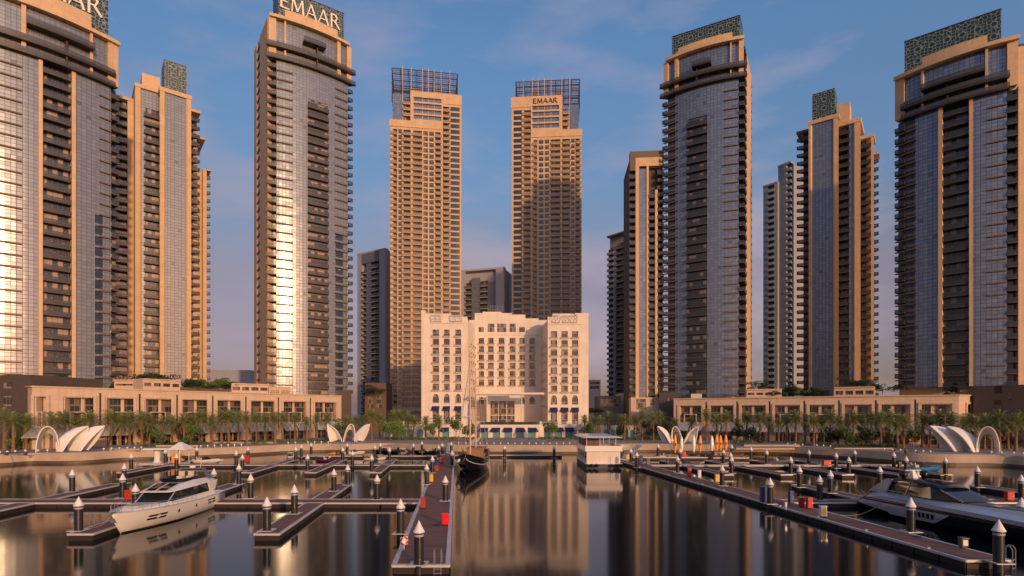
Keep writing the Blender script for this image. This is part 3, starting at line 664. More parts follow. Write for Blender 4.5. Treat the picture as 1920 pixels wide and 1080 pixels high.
grid_tower('right of the twin stone towers, with a small dark sign under its steel crown', 313, 310, dict(span=(959.5, 1090.5), top=180, band=(244.5, 257), shoulder=244,
    tall=(959.5, 1054), low=(996, 1090.5, [(1000, 1006.5, 'b'), (1010.5, 1018, 'win'), (1022, 1029, 'win'), (1033, 1050, 'b'), (1054.5, 1068, 'b'), (1071.5, 1077, 'win'), (1079.5, 1087, 'b')]),
    hi=(959.5, 996, [(962.5, 977.5, 'wide'), (981.5, 994.5, 'b')], 200), bandx=(996, 1090.5), frame=(997, 1048), fr2=(996, 1054), fz=(243, 198), corner=(1071, 1087), cb=(1055, 1067),
    crown=(967, 1087, 149), posts=(981, 998, 1009, 1021, 1033, 1053, 1068), plant=(1004, 1048)), True, (1023, 194), fh=3.18)

# towers behind
def back_tower(label, px0, Y0, px1, Y1, top, items, left=0, right=0, fh=3.3, mat='grey', z0=3, glass='glassb', cap=1.0, capmat='grey'):
    P = Path(with_sides(line(px0, Y0, px1, Y1), left, right)); B = Bld('background_tower', label, 'tower', P)
    z1 = WZ(top, (Y0+Y1)/2); pts = [(p.x-n.x*2.3, p.y-n.y*2.3) for u, p, n in P.samples(0, P.L)]
    if not left and not right:
        n = P.at(P.L/2)[1]; pts = pts+[(pts[-1][0]-n.x*18, pts[-1][1]-n.y*18), (pts[0][0]-n.x*18, pts[0][1]-n.y*18)]
    mb = MB(); mb.prism(pts, 2, z1); B.part('core', mb, M[mat])
    for it in items:
        a, b, k = P.U(it[0]), P.U(it[1]), it[2]; zt = z1 if len(it) < 4 else WZ(it[3], (Y0+Y1)/2)
        if k == 'p': B.wallpart('pilaster', a, b, z0, zt, -2, .4, M[mat])
        elif k == 'st': B.wallpart('pilaster', a, b, z0, zt, -2, .5, M['stone'])
        elif k == 'top': B.wallpart('top_cladding', a, b, zt, z1, -2, .5, M[it[4]])
        elif k == 'b': B.balconies(a, b, z0, zt, fh, out=.9, back=1.3, door=M['door_b'], slabm=M[mat], rail=M['rail'])
        elif k == 'bw': B.balconies(a, b, z0, zt, fh, out=.7, back=1.0, door=M['glassd'], slabm=M[mat], rail=M[mat])
        elif k == 'g': B.wallpart('curtain_wall', a, b, z0, zt, -.4, 0, M[glass])
    if cap: mb = MB(); slab(mb, P, 0, P.L, z1, z1+cap, -2.4, .6, 0, True); B.part('roof_edge', mb, M[capmat])
    B.finish(); return B
back_tower('grey tower block half hidden behind the left twin tower', 671, 330, 723, 318, 474, [(671, 679, 'p'), (679, 687, 'b', 500), (687, 695, 'g', 488), (695, 712, 'b', 492), (679, 712, 'top', 492, 'greydk'), (712, 723, 'p')], left=0, capmat='grey')
back_tower('low grey tower block between the twin towers', 862, 330, 946, 322, 507, [(862, 872, 'p'), (872, 884, 'b', 528), (884, 900, 'g', 520), (900, 914, 'b', 526), (914, 930, 'g', 530), (930, 946, 'p')])
back_tower('slim pale balconied tower with an unfinished top left of the brown capped tower', 1139, 335, 1181, 322, 440, [(1139, 1151, 'bw', 462), (1151, 1155, 'p', 462), (1155, 1173, 'b', 455), (1173, 1181, 'bw', 462)], mat='palegrey', capmat='bronze_l')  # white tower greyed: its shade is put into the cladding colour
b6 = back_tower('brown capped tower with a tall stone frame behind the tall dark glass tower', 1181, 222, 1244, 221, 296, [(1181, 1191, 'b', 320), (1181, 1191.5, 'top', 320, 'bronze_l'), (1191.5, 1198, 'st', 312), (1198, 1212, 'gd' if 0 else 'g', 316), (1212, 1216, 'st', 312), (1216, 1228, 'b', 357), (1228, 1233, 'st', 357), (1233, 1244, 'b', 314), (1191.5, 1244, 'top', 312, 'stone')], mat='stone_dk', capmat='bronze_l', cap=2.5, fh=2.9)
back_tower('pale glassy stepped tower left of the stepped tower on the right', 1459, 303, 1484, 297, 310, [(1459, 1470, 'g'), (1470, 1475, 'p'), (1475, 1484, 'bw')], mat='palegrey', capmat='palegrey', glass='glassp')
back_tower('lower pale wing of the glassy stepped tower with a glass roof rail', 1431, 307, 1458.5, 301, 348, [(1431, 1440, 'g'), (1440, 1452, 'bw'), (1452, 1458.5, 'p')], mat='palegrey', capmat='palegrey', glass='glassp')
# ---------------------------------------------------------------- water, ground, quay
GZ = 2.2
mb = MB(); mb.face([(-4000, -4000, 0), (4000, -4000, 0), (4000, 7000, 0), (-4000, 7000, 0)]); structure('water', mb, M['water'])
EDGE_PX = [(-420, 892), (-200, 884), (0, 873.5), (30, 871.5), (62, 869.5), (120, 869.5), (170, 867.5), (215, 864), (260, 862), (330, 860), (400, 857), (470, 853.5), (540, 849.5), (610, 847.5), (660, 848), (700, 846.5), (730, 846), (775, 848), (840, 850),
           (960, 851), (1100, 851), (1175, 848), (1230, 847.5), (1290, 849), (1350, 850), (1420, 851), (1480, 853), (1540, 857), (1600, 861), (1660, 866), (1720, 870.5), (1780, 873), (1840, 873.5), (1890, 875), (1930, 878), (2100, 888), (2300, 897)]
EDGE = [G(a, b) for a, b in EDGE_PX]
def smooth_line(p, k=3):
    out = []
    for i in range(len(p)-1):
        a, b, c, d = p[max(0, i-1)], p[i], p[i+1], p[min(len(p)-1, i+2)]
        for j in range(k):
            t = j/k; out.append(tuple(.5*((2*b[q])+(-a[q]+c[q])*t+(2*a[q]-5*b[q]+4*c[q]-d[q])*t*t+(-a[q]+3*b[q]-3*c[q]+d[q])*t**3) for q in (0, 1)))
    return out+[p[-1]]
EDGE = smooth_line(EDGE, 6)
EP = Path(EDGE)
back1 = EP.samples(0, EP.L); top = [(p.x-n.x*1.1, p.y-n.y*1.1) for u, p, n in back1]
mb = MB(); far = [(4000, top[-1][1]), (4000, 7000), (-4000, 7000), (-4000, top[0][1])]
# one sheet to the horizon, walled off from the water by the quay
mb.face([(x, y, GZ) for x, y in top]+[(x, y, GZ) for x, y in far]); structure('ground', mb, M['pave'])
mb = MB()
prof = [(.35, -1.0, 1), (.35, .55, 1), (.0, .6, 0), (-.25, 1.3, 0), (-.5, 1.9, 0), (-.8, GZ+.12, 0), (-1.9, GZ+.12, 0)]
S = EP.samples(0, EP.L)
for i in range(len(S)-1):
    for (d0, z0, m0), (d1, z1, m1) in zip(prof, prof[1:]):
        a, b = S[i], S[i+1]; q = lambda s, d, z: (s[1].x+s[2].x*d, s[1].y+s[2].y*d, z)
        mb.face([q(a, d0, z0), q(b, d0, z0), q(b, d1, z1), q(a, d1, z1)], m0, [(a[0], z0), (b[0], z0), (b[0], z1), (a[0], z1)])
structure('quay_wall', mb, [M['quay'], M['quaylow']])
def uq(px): return EP.px(px)[0]
def land(px, inset): u = uq(px); p, n, _ = EP.at(u); return (p.x-n.x*inset, p.y-n.y*inset)
# grey plaza steps before the hotel
mb = MB()
for i in range(4): mb.box(WX(905, 162), WX(1020, 162), 163+i*7, 170+i*7-.0, GZ+.004, GZ+.06+i*.12)
structure('plaza_steps', mb, M['pave_g'])
# low raised lawns and kerbed beds on the promenade
def bed(px0, px1, y0, y1, nm, mt, h=.35):
    a, b, c, d = G(px0, y1, GZ), G(px1, y1, GZ), G(px1, y0, GZ), G(px0, y0, GZ); mb = MB(); mb.prism([a, b, c, d], GZ+.01, GZ+h, 0, mtop=1); structure(nm, mb, [M['quay'], M[mt]])
bed(292, 372, 832, 838, 'lawn', 'turf', .5); bed(400, 520, 828, 831.5, 'lawn', 'turf', .5); bed(1565, 1680, 836.5, 842, 'lawn', 'turf', .3)
bed(1395, 1500, 833, 838, 'promenade_platform', 'pave_g', .6); bed(1380, 1490, 840, 843, 'promenade_step', 'pave', .4)
bed(205, 262, 838, 845, 'promenade_platform', 'pave', .5)
def bench(px, py, w, label):
    x, y = G(px, py, GZ); t = thing('stone_bench', label, 'bench', (x, y, GZ), 0, 'dark waterfront benches'); mb = MB(); mb.box(-w/2, w/2, -.35, .35, .38, .55); part(t, 'seat', mb, M['stone_dk'], True)
    for s in (-1, 1): mb = MB(); mb.box(s*w*.4-.2, s*w*.4+.2, -.28, .28, 0, .377); part(t, 'support', mb, M['slab'], True)
bench(224, 841, 3.4, 'long dark bench on the promenade right of the large left shell'); bench(418, 835, 3.4, 'long dark bench right of the lawn on the left promenade')
bench(30, 853, 5, 'long dark bench at the left edge before the palms'); bench(1710, 850, 3.2, 'dark bench left of the large right shell, nearest the water')
bench(1688, 846, 3, 'dark bench left of the large right shell, set back'); bench(860, 829, 7, 'long dark bench left of the grey plaza steps'); bench(1046, 829, 7, 'long dark bench right of the grey plaza steps')
# light globes along the edge
globe_me = MB(); globe_me.lathe([(0, .32), (.14, .36), (.22, .5), (.22, .6), (.14, .73), (0, .78)], 10); gm = globe_me.mesh('globe', M['cone'], smooth=True)
gb = MB(); gb.lathe([(.09, 0), (.09, .34), (0, .345)], 8); gbm = gb.mesh('post', M['steel'])
GL = [(2, 16), (20, 16), (34, 16), (50, 16), (66, 16), (82, 16)]
gl_px = [2, 17, 34, 50, 66, 82, 200, 213, 226, 239, 252, 264, 378, 391, 404, 417, 430, 442, 455, 542, 555, 578, 590, 602, 614, 858, 872, 886, 899, 912, 925, 938, 952, 965, 978, 992, 1005, 1018, 1031, 1044, 1057, 1069,
         1475, 1488, 1501, 1527, 1540, 1553, 1652, 1668, 1683, 1713, 1729, 1744, 1862, 1879, 1896, 1913]
for i, px in enumerate(gl_px):
    x, y = land(px, .9)
    side = 'left' if px < 700 else ('middle' if px < 1200 else 'right'); k = len([q for q in gl_px[:i] if (q < 700) == (px < 700) and (700 <= q < 1200) == (700 <= px < 1200)])
    t = thing('edge_light', 'small white globe light, %s from the left along the %s quay edge' % (ORD[k], side), 'light', (x, y, GZ+.12), 0, 'globe lights along the quay edge')
    put('globe', gm, t); put('post', gbm, t)

# ---------------------------------------------------------------- retail podiums
def podium(label, P, z1, openings, joints, ends, shop=True):
    B = Bld('retail_building', label, 'building', P); pts = [(p.x-n.x*3.6, p.y-n.y*3.6) for u, p, n in P.samples(0, P.L)]
    c = Vector(P.p[-1]-P.p[0]).normalized(); n = Vector((c.y, -c.x)); dep = 26
    mb = MB(); mb.prism(pts+[(pts[-1][0]-n.x*dep, pts[-1][1]-n.y*dep), (pts[0][0]-n.x*dep, pts[0][1]-n.y*dep)], GZ, z1-.4); B.part('core', mb, M['podium'])
    zo0, zo1 = 8.0, z1-2.4; cols = []
    edges = [0.0]
    for a, b in openings:
        ua, ub = P.U(a), P.U(b); cols.append((ua, ub, [(GZ, 6.7), (zo0, zo1)]))
    B.part('wall', holes(P, 0, P.L, GZ-.1, z1, cols, -3.5, 0), M['podium'])
    B.wallpart('coping', -0.0, P.L, z1, z1+.3, -3.6, .35, M['podium'])
    for a in joints: u = P.U(a); B.wallpart('joint', u-.22, u+.22, 6, z1-1, 0.004, .03, M['bronze'])
    for i, (ua, ub, _) in enumerate(cols):
        w = ub-ua
        B.wallpart('window', ua, ub, zo0, zo1, -1.9, -1.6, M['win'])
        mb = MB()
        for q in (.5,): slab(mb, P, ua+w*q-.4, ua+w*q+.4, zo0, zo1, -1.59, -1.2)
        B.part('mullion_pier', mb, M['podium'])
        mb = MB(); fr = .22
        slab(mb, P, ua-.9, ua-.25, zo0-.6, zo1+.55, .002, .28); slab(mb, P, ub+.25, ub+.9, zo0-.6, zo1+.55, .002, .28); slab(mb, P, ua-.25, ub+.25, zo1+.2, zo1+.55, .002, .28)
        B.part('portal_frame', mb, M['podium'])
        mb = MB(); a, b = ua+w*.2, ub-w*.2; zm = zo0+(zo1-zo0)*.46
        slab(mb, P, a, b, zm, zm+.22, -.6, .5); slab(mb, P, a, a+.22, zo0, zm, -.6, .5); slab(mb, P, b-.22, b, zo0, zm, -.6, .5); B.part('balcony_frame', mb, M['podium'])
        mb = MB(); slab(mb, P, ua, ub, zo0, zo0+.9, -.4, -.3); B.part('balustrade', mb, M['rail'])
        B.wallpart('shop_front', ua, ub, GZ, 6.65, -1.5, -1.2, M['win'])
        mb = MB()
        for q in (.02, .34, .66, .96): slab(mb, P, ua+w*q-.15, ua+w*q+.2, GZ, 6.65, -1.19, -.8)
        B.part('shop_pier', mb, M['podium'])
        for (a, b) in ((ua-.6, ua+w*.47), (ua+w*.53, ub+.6)):      # sloping awning, solid wedge
            mb = MB(); S = [P.at(max(0, a)), P.at(min(P.L, b))]; q = lambda s, d, z: (s[0].x+s[1].x*d, s[0].y+s[1].y*d, z)
            A, Bq = S; mb.hexa([q(A, 3.1, 5.1), q(Bq, 3.1, 5.1), q(Bq, .33, 7.3), q(A, .33, 7.3), q(A, 3.12, 5.3), q(Bq, 3.12, 5.3), q(Bq, .33, 7.55), q(A, .33, 7.55)]); B.part('awning', mb, M['awn'])
    return B
PL = Path([(WX(60, 136), 136)]+[(WX(640, 212), 212), (WX(640, 212)-14, 222)])
PL = Path(with_sides(line(60, 136, 640, 212), 20, 0))
podium('long stone retail building with square portals at the foot of the left towers', PL, 17.4, [(68, 86), (122, 175), (200, 250), (273, 321), (342, 388), (408, 451), (471, 514), (532, 573), (591, 630)], [188, 262, 332, 399, 461, 522, 582], 0)
PR = Path(with_sides(line(1263, 195, 1798, 155), 0, 0)+[(WX(1834, 159), 159)])
podium('long stone retail building with square portals at the foot of the right towers', PR, 15.9, [(1275, 1314), (1332, 1374), (1391, 1434), (1453, 1498), (1518, 1562), (1584, 1632), (1653, 1704), (1728, 1782), (1814, 1829)], [1324, 1382, 1443, 1508, 1573, 1642, 1716], 0)
# dark stone blocks at the towers' feet
def dark_block(label, px0, px1, Y0, Y1, top, wins, dep=20, mat='stone_dk', z1=None):
    P = Path(line(px0, Y0, px1, Y1)); B = Bld('stone_annexe', label, 'building', P); z1 = z1 or WZ(top, (Y0+Y1)/2)
    cols = {}
    for a, b, ya, yb in wins: cols.setdefault((a, b), []).append((WZ(yb, (Y0+Y1)/2), WZ(ya, (Y0+Y1)/2)))
    cl_ = [(P.U(a), P.U(b), r) for (a, b), r in sorted(cols.items())]
    B.part('wall', holes(P, 0, P.L, GZ-.1, z1, cl_, -.5, 0), M[mat]); n = P.at(1)[1]
    S = [(p.x-q.x*.5, p.y-q.y*.5) for u, p, q in P.samples(0, P.L)]; mb = MB(); mb.prism(S+[(S[-1][0]-n.x*dep, S[-1][1]-n.y*dep), (S[0][0]-n.x*dep, S[0][1]-n.y*dep)], GZ-.1, z1); B.part('core', mb, M['slab'] if 0 else M[mat])
    for ua, ub, rr in cl_:
        for za, zb in rr: B.wallpart('window', ua, ub, za, zb, -.35, -.2, M['hwin'])
    return B
dark_block('dark stone annexe at the left edge with two pale windows in a column', -60, 57.5, 140, 137.6, 703, [(5, 22, 717, 730), (5, 22, 742, 763)])
dark_block('dark stone annexe at the right edge behind the palms', 1825, 1960, 156.5, 145, 722, [(1864, 1879, 737, 750), (1891, 1897, 737, 750), (1864, 1880, 759, 772)])
dark_block('dark stone base under the tall right glass tower', 1236, 1271, 214, 212, 736, [(1252, 1260, 746, 752)], 12)
dark_block('brown stone base between the left retail building and the grey tower', 630, 659, 224, 228, 732, [])
dark_block('stone lobby block with tall dark windows left of the hotel', 684, 724, 250, 250, 718, [(690, 699, 742, 765), (706, 716, 742, 765)], 12, 'bronze_l')  # beige grey block; its shade is put into the brown colour
dark_block('small white service block right of the hotel', 1164, 1180, 250, 250, 737, [], 12, 'white')
dark_block('low glazed blue grey block right of the hotel', 1124, 1164, 240, 240, 742, [(1126, 1161, 748, 762)], 14, 'greydk')
dark_block('stone foot of the brown capped tower with a tall window', 1183, 1236, 218, 217, 745, [(1193, 1211, 748, 768), (1219, 1227, 740 if 0 else 748, 760)], 14, 'podium')
dark_block('distant low beige blocks behind the left roof garden', 388, 470, 300, 300, 694, [], 20, 'grey')
dark_block('curved pale office block far right of the hotel', 1104, 1126, 330, 330, 712, [(1106, 1124, 716, 720), (1106, 1124, 724, 729)], 20, 'white')
# glass pavilions on the roofs
def pavilion(label, px0, px1, Y0, Y1, ytop, ybot, n, side=0, mat='podium'):
    P = Path(with_sides(line(px0, Y0, px1, Y1), 0, 0)); Ym = (Y0+Y1)/2; z1, z0 = WZ(ytop, Ym), WZ(ybot, Ym)-1.5; B = Bld('roof_pavilion', label, 'pavilion', P)
    w = P.L/n; cols = [(i*w+.35, (i+1)*w-.3, [(z0+2.3, z1-.9)]) for i in range(n)]
    B.part('wall', holes(P, 0, P.L, z0, z1, cols, -.6, 0), M[mat]); 
    for a, b, r in cols: B.wallpart('window', a, b, r[0][0], r[0][1], -.45, -.3, M['win'])
    k = P.at(1)[1]; S = [(p.x-q.x*.6, p.y-q.y*.6) for u, p, q in P.samples(0, P.L)]; mb = MB(); mb.prism(S+[(S[-1][0]-k.x*9, S[-1][1]-k.y*9), (S[0][0]-k.x*9, S[0][1]-k.y*9)], z0, z1-.02); B.part('core', mb, M[mat])
    B.wallpart('roof_edge', 0, P.L, z1, z1+.3, -9, .4, M[mat]); return B
pavilion('glazed roof pavilion on the left retail roof', 268, 338, 163, 172, 713, 730, 4); pavilion('glazed roof pavilion on the left retail roof, right of the garden', 434, 503, 188, 196, 721, 737, 4)
pavilion('glazed roof pavilion at the foot of the tall right glass tower', 1400, 1466, 188, 184, 731, 745, 4); pavilion('glazed roof pavilion on the right retail roof, right of the garden', 1564, 1640, 178, 172, 727, 745, 4)
pavilion('small white framed roof lobby on the right retail roof', 1296, 1316, 196, 195, 740, 748, 1, mat='white'); pavilion('low plain stone roof lobby on the left retail roof', 214, 267, 166, 166, 714, 728, 1)
pavilion('low glazed frame on the left retail roof before the curved tower', 504, 545, 200, 203, 727, 742, 2)
def planter(label, px0, px1, Y0, Y1, ytop, zb):
    P = Path(line(px0, Y0, px1, Y1)); B = Bld('roof_planter', label, 'planter', P); z1 = WZ(ytop, (Y0+Y1)/2); B.wallpart('wall', 0, P.L, zb, z1, -1.5, 0, M['bronze_l']); return P, z1
plant_walls = [planter('brown slatted planter wall along the left roof garden', 339, 433, 173, 189, 728, 16.5), planter('brown slatted planter wall along the right roof garden', 1466.5, 1563, 184, 178, 743, 15.0)]

# ---------------------------------------------------------------- hotel
def arch_top(mb, P, ua, ub, zs, zt, d0, d1, n=6):
    """Fill the corners above a pointed arch inside a rectangular opening."""
    um = (ua+ub)/2
    for s, e in ((ua, 1), (ub, -1)):
        pts = [(s, zt)]
        for i in range(n+1):
            t = i/n; pts.append((s+(um-s)*(1-math.cos(t*math.pi/2))*1.0, zs+(zt-zs)*math.sin(t*math.pi/2)**.8))
        def W3(u, z, d): p, q, _ = P.at(u); return (p.x+q.x*d, p.y+q.y*d, z)
        Fp = [W3(u, z, d1) for u, z in pts]; Bp = [W3(u, z, d0) for u, z in pts]
        mb.face(Fp if e < 0 else Fp[::-1]); k = len(pts)
        for i in range(k-1): mb.face([Fp[i], Fp[i+1], Bp[i+1], Bp[i]])
HB = Path([(WX(790, 213), 213), (WX(797, 213), 213), (WX(877, 213), 213), (WX(893, 226), 228), (WX(1012, 228), 228), (WX(1027, 213), 213), (WX(1103.5, 213), 213)])
H = Bld('hotel', 'cream hotel with two wings and pointed arches facing the marina', 'hotel', HB)
zt = [WZ(y, 213) for y in (583, 586)]
ZH = lambda py, Y=213: WZ(py, Y)
hz0 = 6.9
Pw1 = Path([(WX(790, 213), 213), (WX(877, 213), 213)]); Pw2 = Path([(WX(1027, 213), 213), (WX(1103.5, 213), 213)]); Pc = Path([(WX(880, 228), 228), (WX(1026, 228), 228)])
mb = MB()
mb.prism([(Pw1.p[0].x, 213.6), (Pw1.p[1].x, 213.6), (Pc.p[0].x+2.5, 228.7), (Pc.p[1].x-2.0, 228.7), (Pw2.p[0].x, 213.6), (Pw2.p[1].x, 213.6), (Pw2.p[1].x, 250), (Pw1.p[0].x, 250)], GZ, ZH(600)); H.part('core', mb, M['hotel'])
def hotel_face(P, Y, cols, y0, sp, n, hgt, top, arches, awn, u0=None, u1=None, extra=None, z0=hz0, balc=True, awnz=None):
    """cols: window columns in photo px; y0: top of the first window row; sp: storey in px."""
    C_ = []; allc = {}
    rows = [(ZH(y0+sp*i+hgt, Y), ZH(y0+sp*i, Y)) for i in range(n)]
    for a, b in cols: allc[(a, b)] = list(rows)
    cl_ = [(P.U(a), P.U(b), r) for (a, b), r in sorted(allc.items())]
    if arches:
        for i, (ua, ub, r) in enumerate(cl_): r.insert(0, (ZH(arches[1], Y), ZH(arches[0], Y)))
        if awn:
            for ua, ub, r in cl_: r.insert(0, (z0, ZH(awn[0], Y)))
    if extra:
        for (a, b, ya, yb) in extra: cl_.append((P.U(a), P.U(b), [(ZH(yb, Y), ZH(ya, Y))]))
        cl_.sort()
    w = holes(P, 0, P.L, z0, top, cl_, -.6, 0)
    if arches:
        for ua, ub, r in cl_:
            q = [x for x in r if abs(x[0]-ZH(arches[1], Y)) < .01]
            for za, zb in q: arch_top(w, P, ua, ub, za+(zb-za)*.35, zb, -.55, -.004)
    H.part('facade', w, M['hotel'])
    for ua, ub, r in cl_:
        for za, zb in r: H.wallpart('window', ua, ub, za, zb, -.75, -.55, M['hwin'], P=P)
        if balc:
            for i, (za, zb) in enumerate([x for x in r if any(abs(x[0]-y[0]) < .01 for y in rows)]):
                mb = MB(); slab(mb, P, ua-.3, ub+.3, za-.22, za-.03, .003, .7, 0); slab(mb, P, ua-.3, ub+.3, za-.03, za+.38, .62, .68, 1, True); H.part('balcony', mb, [M['hotel'], M['rail_l']])
    if awn:
        for ua, ub, r in cl_[:]:
            a, b = P.at(ua-.2), P.at(ub+.2); q = lambda s, d, z: (s[0].x+s[1].x*d, s[0].y+s[1].y*d, z); za, zb = ZH(awn[1], Y), ZH(awn[0], Y)
            mb = MB(); mb.hexa([q(a, 1.3, za), q(b, 1.3, za), q(b, .05, zb-.15), q(a, .05, zb-.15), q(a, 1.35, za+.15), q(b, 1.35, za+.15), q(b, .05, zb), q(a, .05, zb)]); H.part('awning', mb, M['navy'])
hotel_face(Pw1, 213, [(811, 823), (832, 843), (853.5, 864.5)], 618, 16.9, 7, 13.2, ZH(600), (738.5, 756), (761.5, 769.5))
hotel_face(Pw2, 213, [(1032.5, 1044.5), (1052.5, 1064.5), (1072.5, 1084)], 621, 17.0, 7, 13.2, ZH(600), (741, 758.5), (764, 772))
hotel_face(Pc, 228, [(897.5, 907.5), (915, 925.5), (935, 945.5), (955.5, 966.5), (974, 984), (992.5, 1003)], 633.5, 15.6, 6, 12.4, ZH(600, 228), (744, 758), None, balc=True)
# recessed flanks between the wings and the centre
for (a, b) in (((WX(877, 213), 213.0), (Pc.p[0].x+2.4, 228.0)), ((Pc.p[1].x-2.0, 228.0), (WX(1027, 213), 213.0))):
    P = Path([a, b]); L = P.L; cols = [(L*q-.7, L*q+.7, [(hz0+6.5+3.4*i, hz0+9.1+3.4*i) for i in range(8)]) for q in (.2, .5, .8)]
    H.part('flank_wall', holes(P, 0, L, hz0, ZH(600), cols, -.5, 0), M['hotel'])
    for ua, ub, r in cols:
        for za, zb in r:
            H.wallpart('window', ua, ub, za, zb, -.45, -.3, M['hwin'], P=P); mb = MB(); slab(mb, P, ua-.2, ub+.2, za-.3, za-.05, .003, .8, 0); slab(mb, P, ua-.2, ub+.2, za-.05, za+.65, .72, .8, 1, True); H.part('balcony', mb, [M['hotel'], M['rail_l']])
# stepped parapets, crowns of the wings, cornices
def par(px0, px1, Y, y0, y1, dep=3, nm='parapet', back=0): mb = MB(); mb.box(WX(px0, Y), WX(px1, Y), Y+back, Y+back+dep, ZH(y1, Y), ZH(y0, Y)); H.part(nm, mb, M['hotel'])
ztop = 600
par(790, 797.5, 213.2, 582, 600, 30); par(797.6, 846, 213.6, 588, 600, 4); par(846.1, 876, 214, 594, 600, 4); par(890, 960, 228.0, 587, 600, 8); par(960.1, 985, 228.2, 590, 600, 7); par(905, 940, 229, 584.5, 587, 4)
par(1078, 1103.5, 213.2, 587, 600, 30); par(1036, 1077.9, 213.8, 588, 600, 5); par(1027, 1035.9, 214, 594, 600, 4); par(985.1, 1010, 229, 597, 600, 5)
par(806, 870, 213-.25, 604, 606, .24, 'cornice'); par(1029, 1089, 213-.25, 606, 608, .24, 'cornice'); par(806, 870, 213-.25, 732, 733.5, .24, 'cornice'); par(1029, 1089, 213-.25, 734, 735.5, .24, 'cornice'); par(892, 1012, 228-.25, 626, 628, .24, 'cornice')
for a, b in ((914.5, 927), (932.5, 949.5), (955.5, 967)):
    mb = MB(); mb.box(WX(a, 228), WX(b, 228), 227.9, 227.99, ZH(622.5, 228), ZH(607, 228)); H.part('window', mb, M['hwin'])
for a, b in ((897.5, 907), (973.5, 984)): mb = MB(); mb.box(WX(a, 228), WX(b, 228), 227.9, 227.99, ZH(622.5, 228), ZH(613, 228)); H.part('window', mb, M['hwin'])
for a, b, ya, yb in ((808, 827, 590, 603), (844, 866, 591, 603), (1036, 1050, 590, 605), (1056, 1068, 591, 605), (1071, 1083, 590, 605)):   # open roof frames
    mb = MB(); x0, x1, z0, z1 = WX(a, 212), WX(b, 212), ZH(yb, 212), ZH(ya, 212)
    for x in (x0, (x0+x1)/2, x1): mb.tube((x, 212.5, z0), (x, 212.5, z1), .12, n=4)
    mb.tube((x0, 212.5, z1), (x1, 212.5, z1), .14, n=4); mb.tube((x0, 212.5, z0+.3), (x1, 212.5, z0+.3), .2, n=4); mb.tube((x0, 212.5, (z0+z1)/2), (x1, 212.5, (z0+z1)/2), .1, n=4); H.part('roof_frame', mb, M['white'])
mb = MB()
for i in range(7): x = WX(915+i*4.5, 229); mb.tube((x, 230, ZH(587, 229)), (x, 230, ZH(573, 229)), .1, n=4)
for y in (573, 579): mb.tube((WX(913, 229), 230, ZH(y, 229)), (WX(945, 229), 230, ZH(y, 229)), .12, n=4)
H.part('roof_frame', mb, M['steel'])
# entrance canopy and glazed hall
xa, xb = WX(892, 209), WX(1019, 209); mb = MB(); mb.box(xa, xb, 204, 212, ZH(740.5, 209), ZH(737, 209)); mb.box(WX(908, 209), WX(975, 209), 206, 212, ZH(737, 209)+.003, ZH(732.5, 209)); H.part('canopy', mb, M['hotel'])
for px in (913, 978): mb = MB(); x = WX(px, 205); mb.tube((x, 205, 6.9), (x, 205, ZH(740.5, 209)), .22, n=8); H.part('canopy_column', mb, M['hotel'])
P = Path([(WX(914, 219), 219), (WX(976, 219), 219)]); cols = [(P.U(919.5+i*15.5), P.U(919.5+i*15.5+14.3), [(hz0+.3, hz0+3.2), (hz0+3.5, ZH(752, 219))]) for i in range(3)]
H.part('entrance_wall', holes(P, 0, P.L, hz0, ZH(741.5, 219), cols, -8.8, 0), M['hotel'])
for ua, ub, r in cols:
    for za, zb in r: H.wallpart('entrance_window', ua, ub, za, zb, -.4, -.25, M['hwin'], P=P)
H.finish()
# hotel terrace: retaining wall with awnings, balustrade, stairs
TP = Path([(WX(720, 206), 206), (WX(898, 206), 206), (WX(900, 203), 203), (WX(1010, 203), 203), (WX(1012, 206), 206), (WX(1115, 206), 206)])
T = Bld('hotel_terrace', 'cream terrace wall before the hotel with a row of navy awnings', 'terrace', TP)
ops = [(828, 842)]+[(900.5+i*22.4, 915+i*22.4) for i in range(5)]+[(1020, 1033), (1040, 1054), (1060, 1074), (1081, 1095)]
cols = [(TP.U(a)+.0, TP.U(b), [(GZ, 5.6)]) for a, b in ops]
T.part('wall', holes(TP, 0, TP.L, GZ-.1, 6.9, cols, -.7, 0), M['hotel'])
mb = MB(); mb.prism([(WX(720, 206), 206.8), (WX(898, 206), 206.8), (WX(900, 203), 203.8), (WX(1010, 203), 203.8), (WX(1012, 206), 206.8), (WX(1115, 206), 206.8), (WX(1115, 206), 213.5), (WX(720, 206), 213.5)], GZ-.1, 6.85); T.part('core', mb, M['hotel'])
for ua, ub, r in cols:
    T.wallpart('shop_window', ua, ub, GZ, 5.6, -.6, -.5, M['turq']); a, b = TP.at(ua-.15), TP.at(ub+.15); q = lambda s, d, z: (s[0].x+s[1].x*d, s[0].y+s[1].y*d, z)
    mb = MB(); mb.hexa([q(a, 1.1, 4.3), q(b, 1.1, 4.3), q(b, .04, 5.6), q(a, .04, 5.6), q(a, 1.15, 4.45), q(b, 1.15, 4.45), q(b, .04, 5.8), q(a, .04, 5.8)]); T.part('awning', mb, M['navy'])
for a, b in ((720, 898), (1012, 1115)):
    u0, u1 = TP.U(a+1), TP.U(b-1) if b < 1100 else TP.L; mb = MB()
    n = int((u1-u0)/3.2)
    for i in range(n+1): u = u0+(u1-u0-.5)*i/n; slab(mb, TP, u, u+.5, 6.9, 8.1, -.5, -.05)
    slab(mb, TP, u0, u1, 7.7, 7.85, -.35, -.2); slab(mb, TP, u0, u1, 7.3, 7.4, -.32, -.23); T.part('balustrade', mb, M['hotel'])
T.wallpart('glass_balustrade', TP.U(902), TP.U(1008), 6.9, 7.9, -.3, -.2, M['glassd']); T.finish()
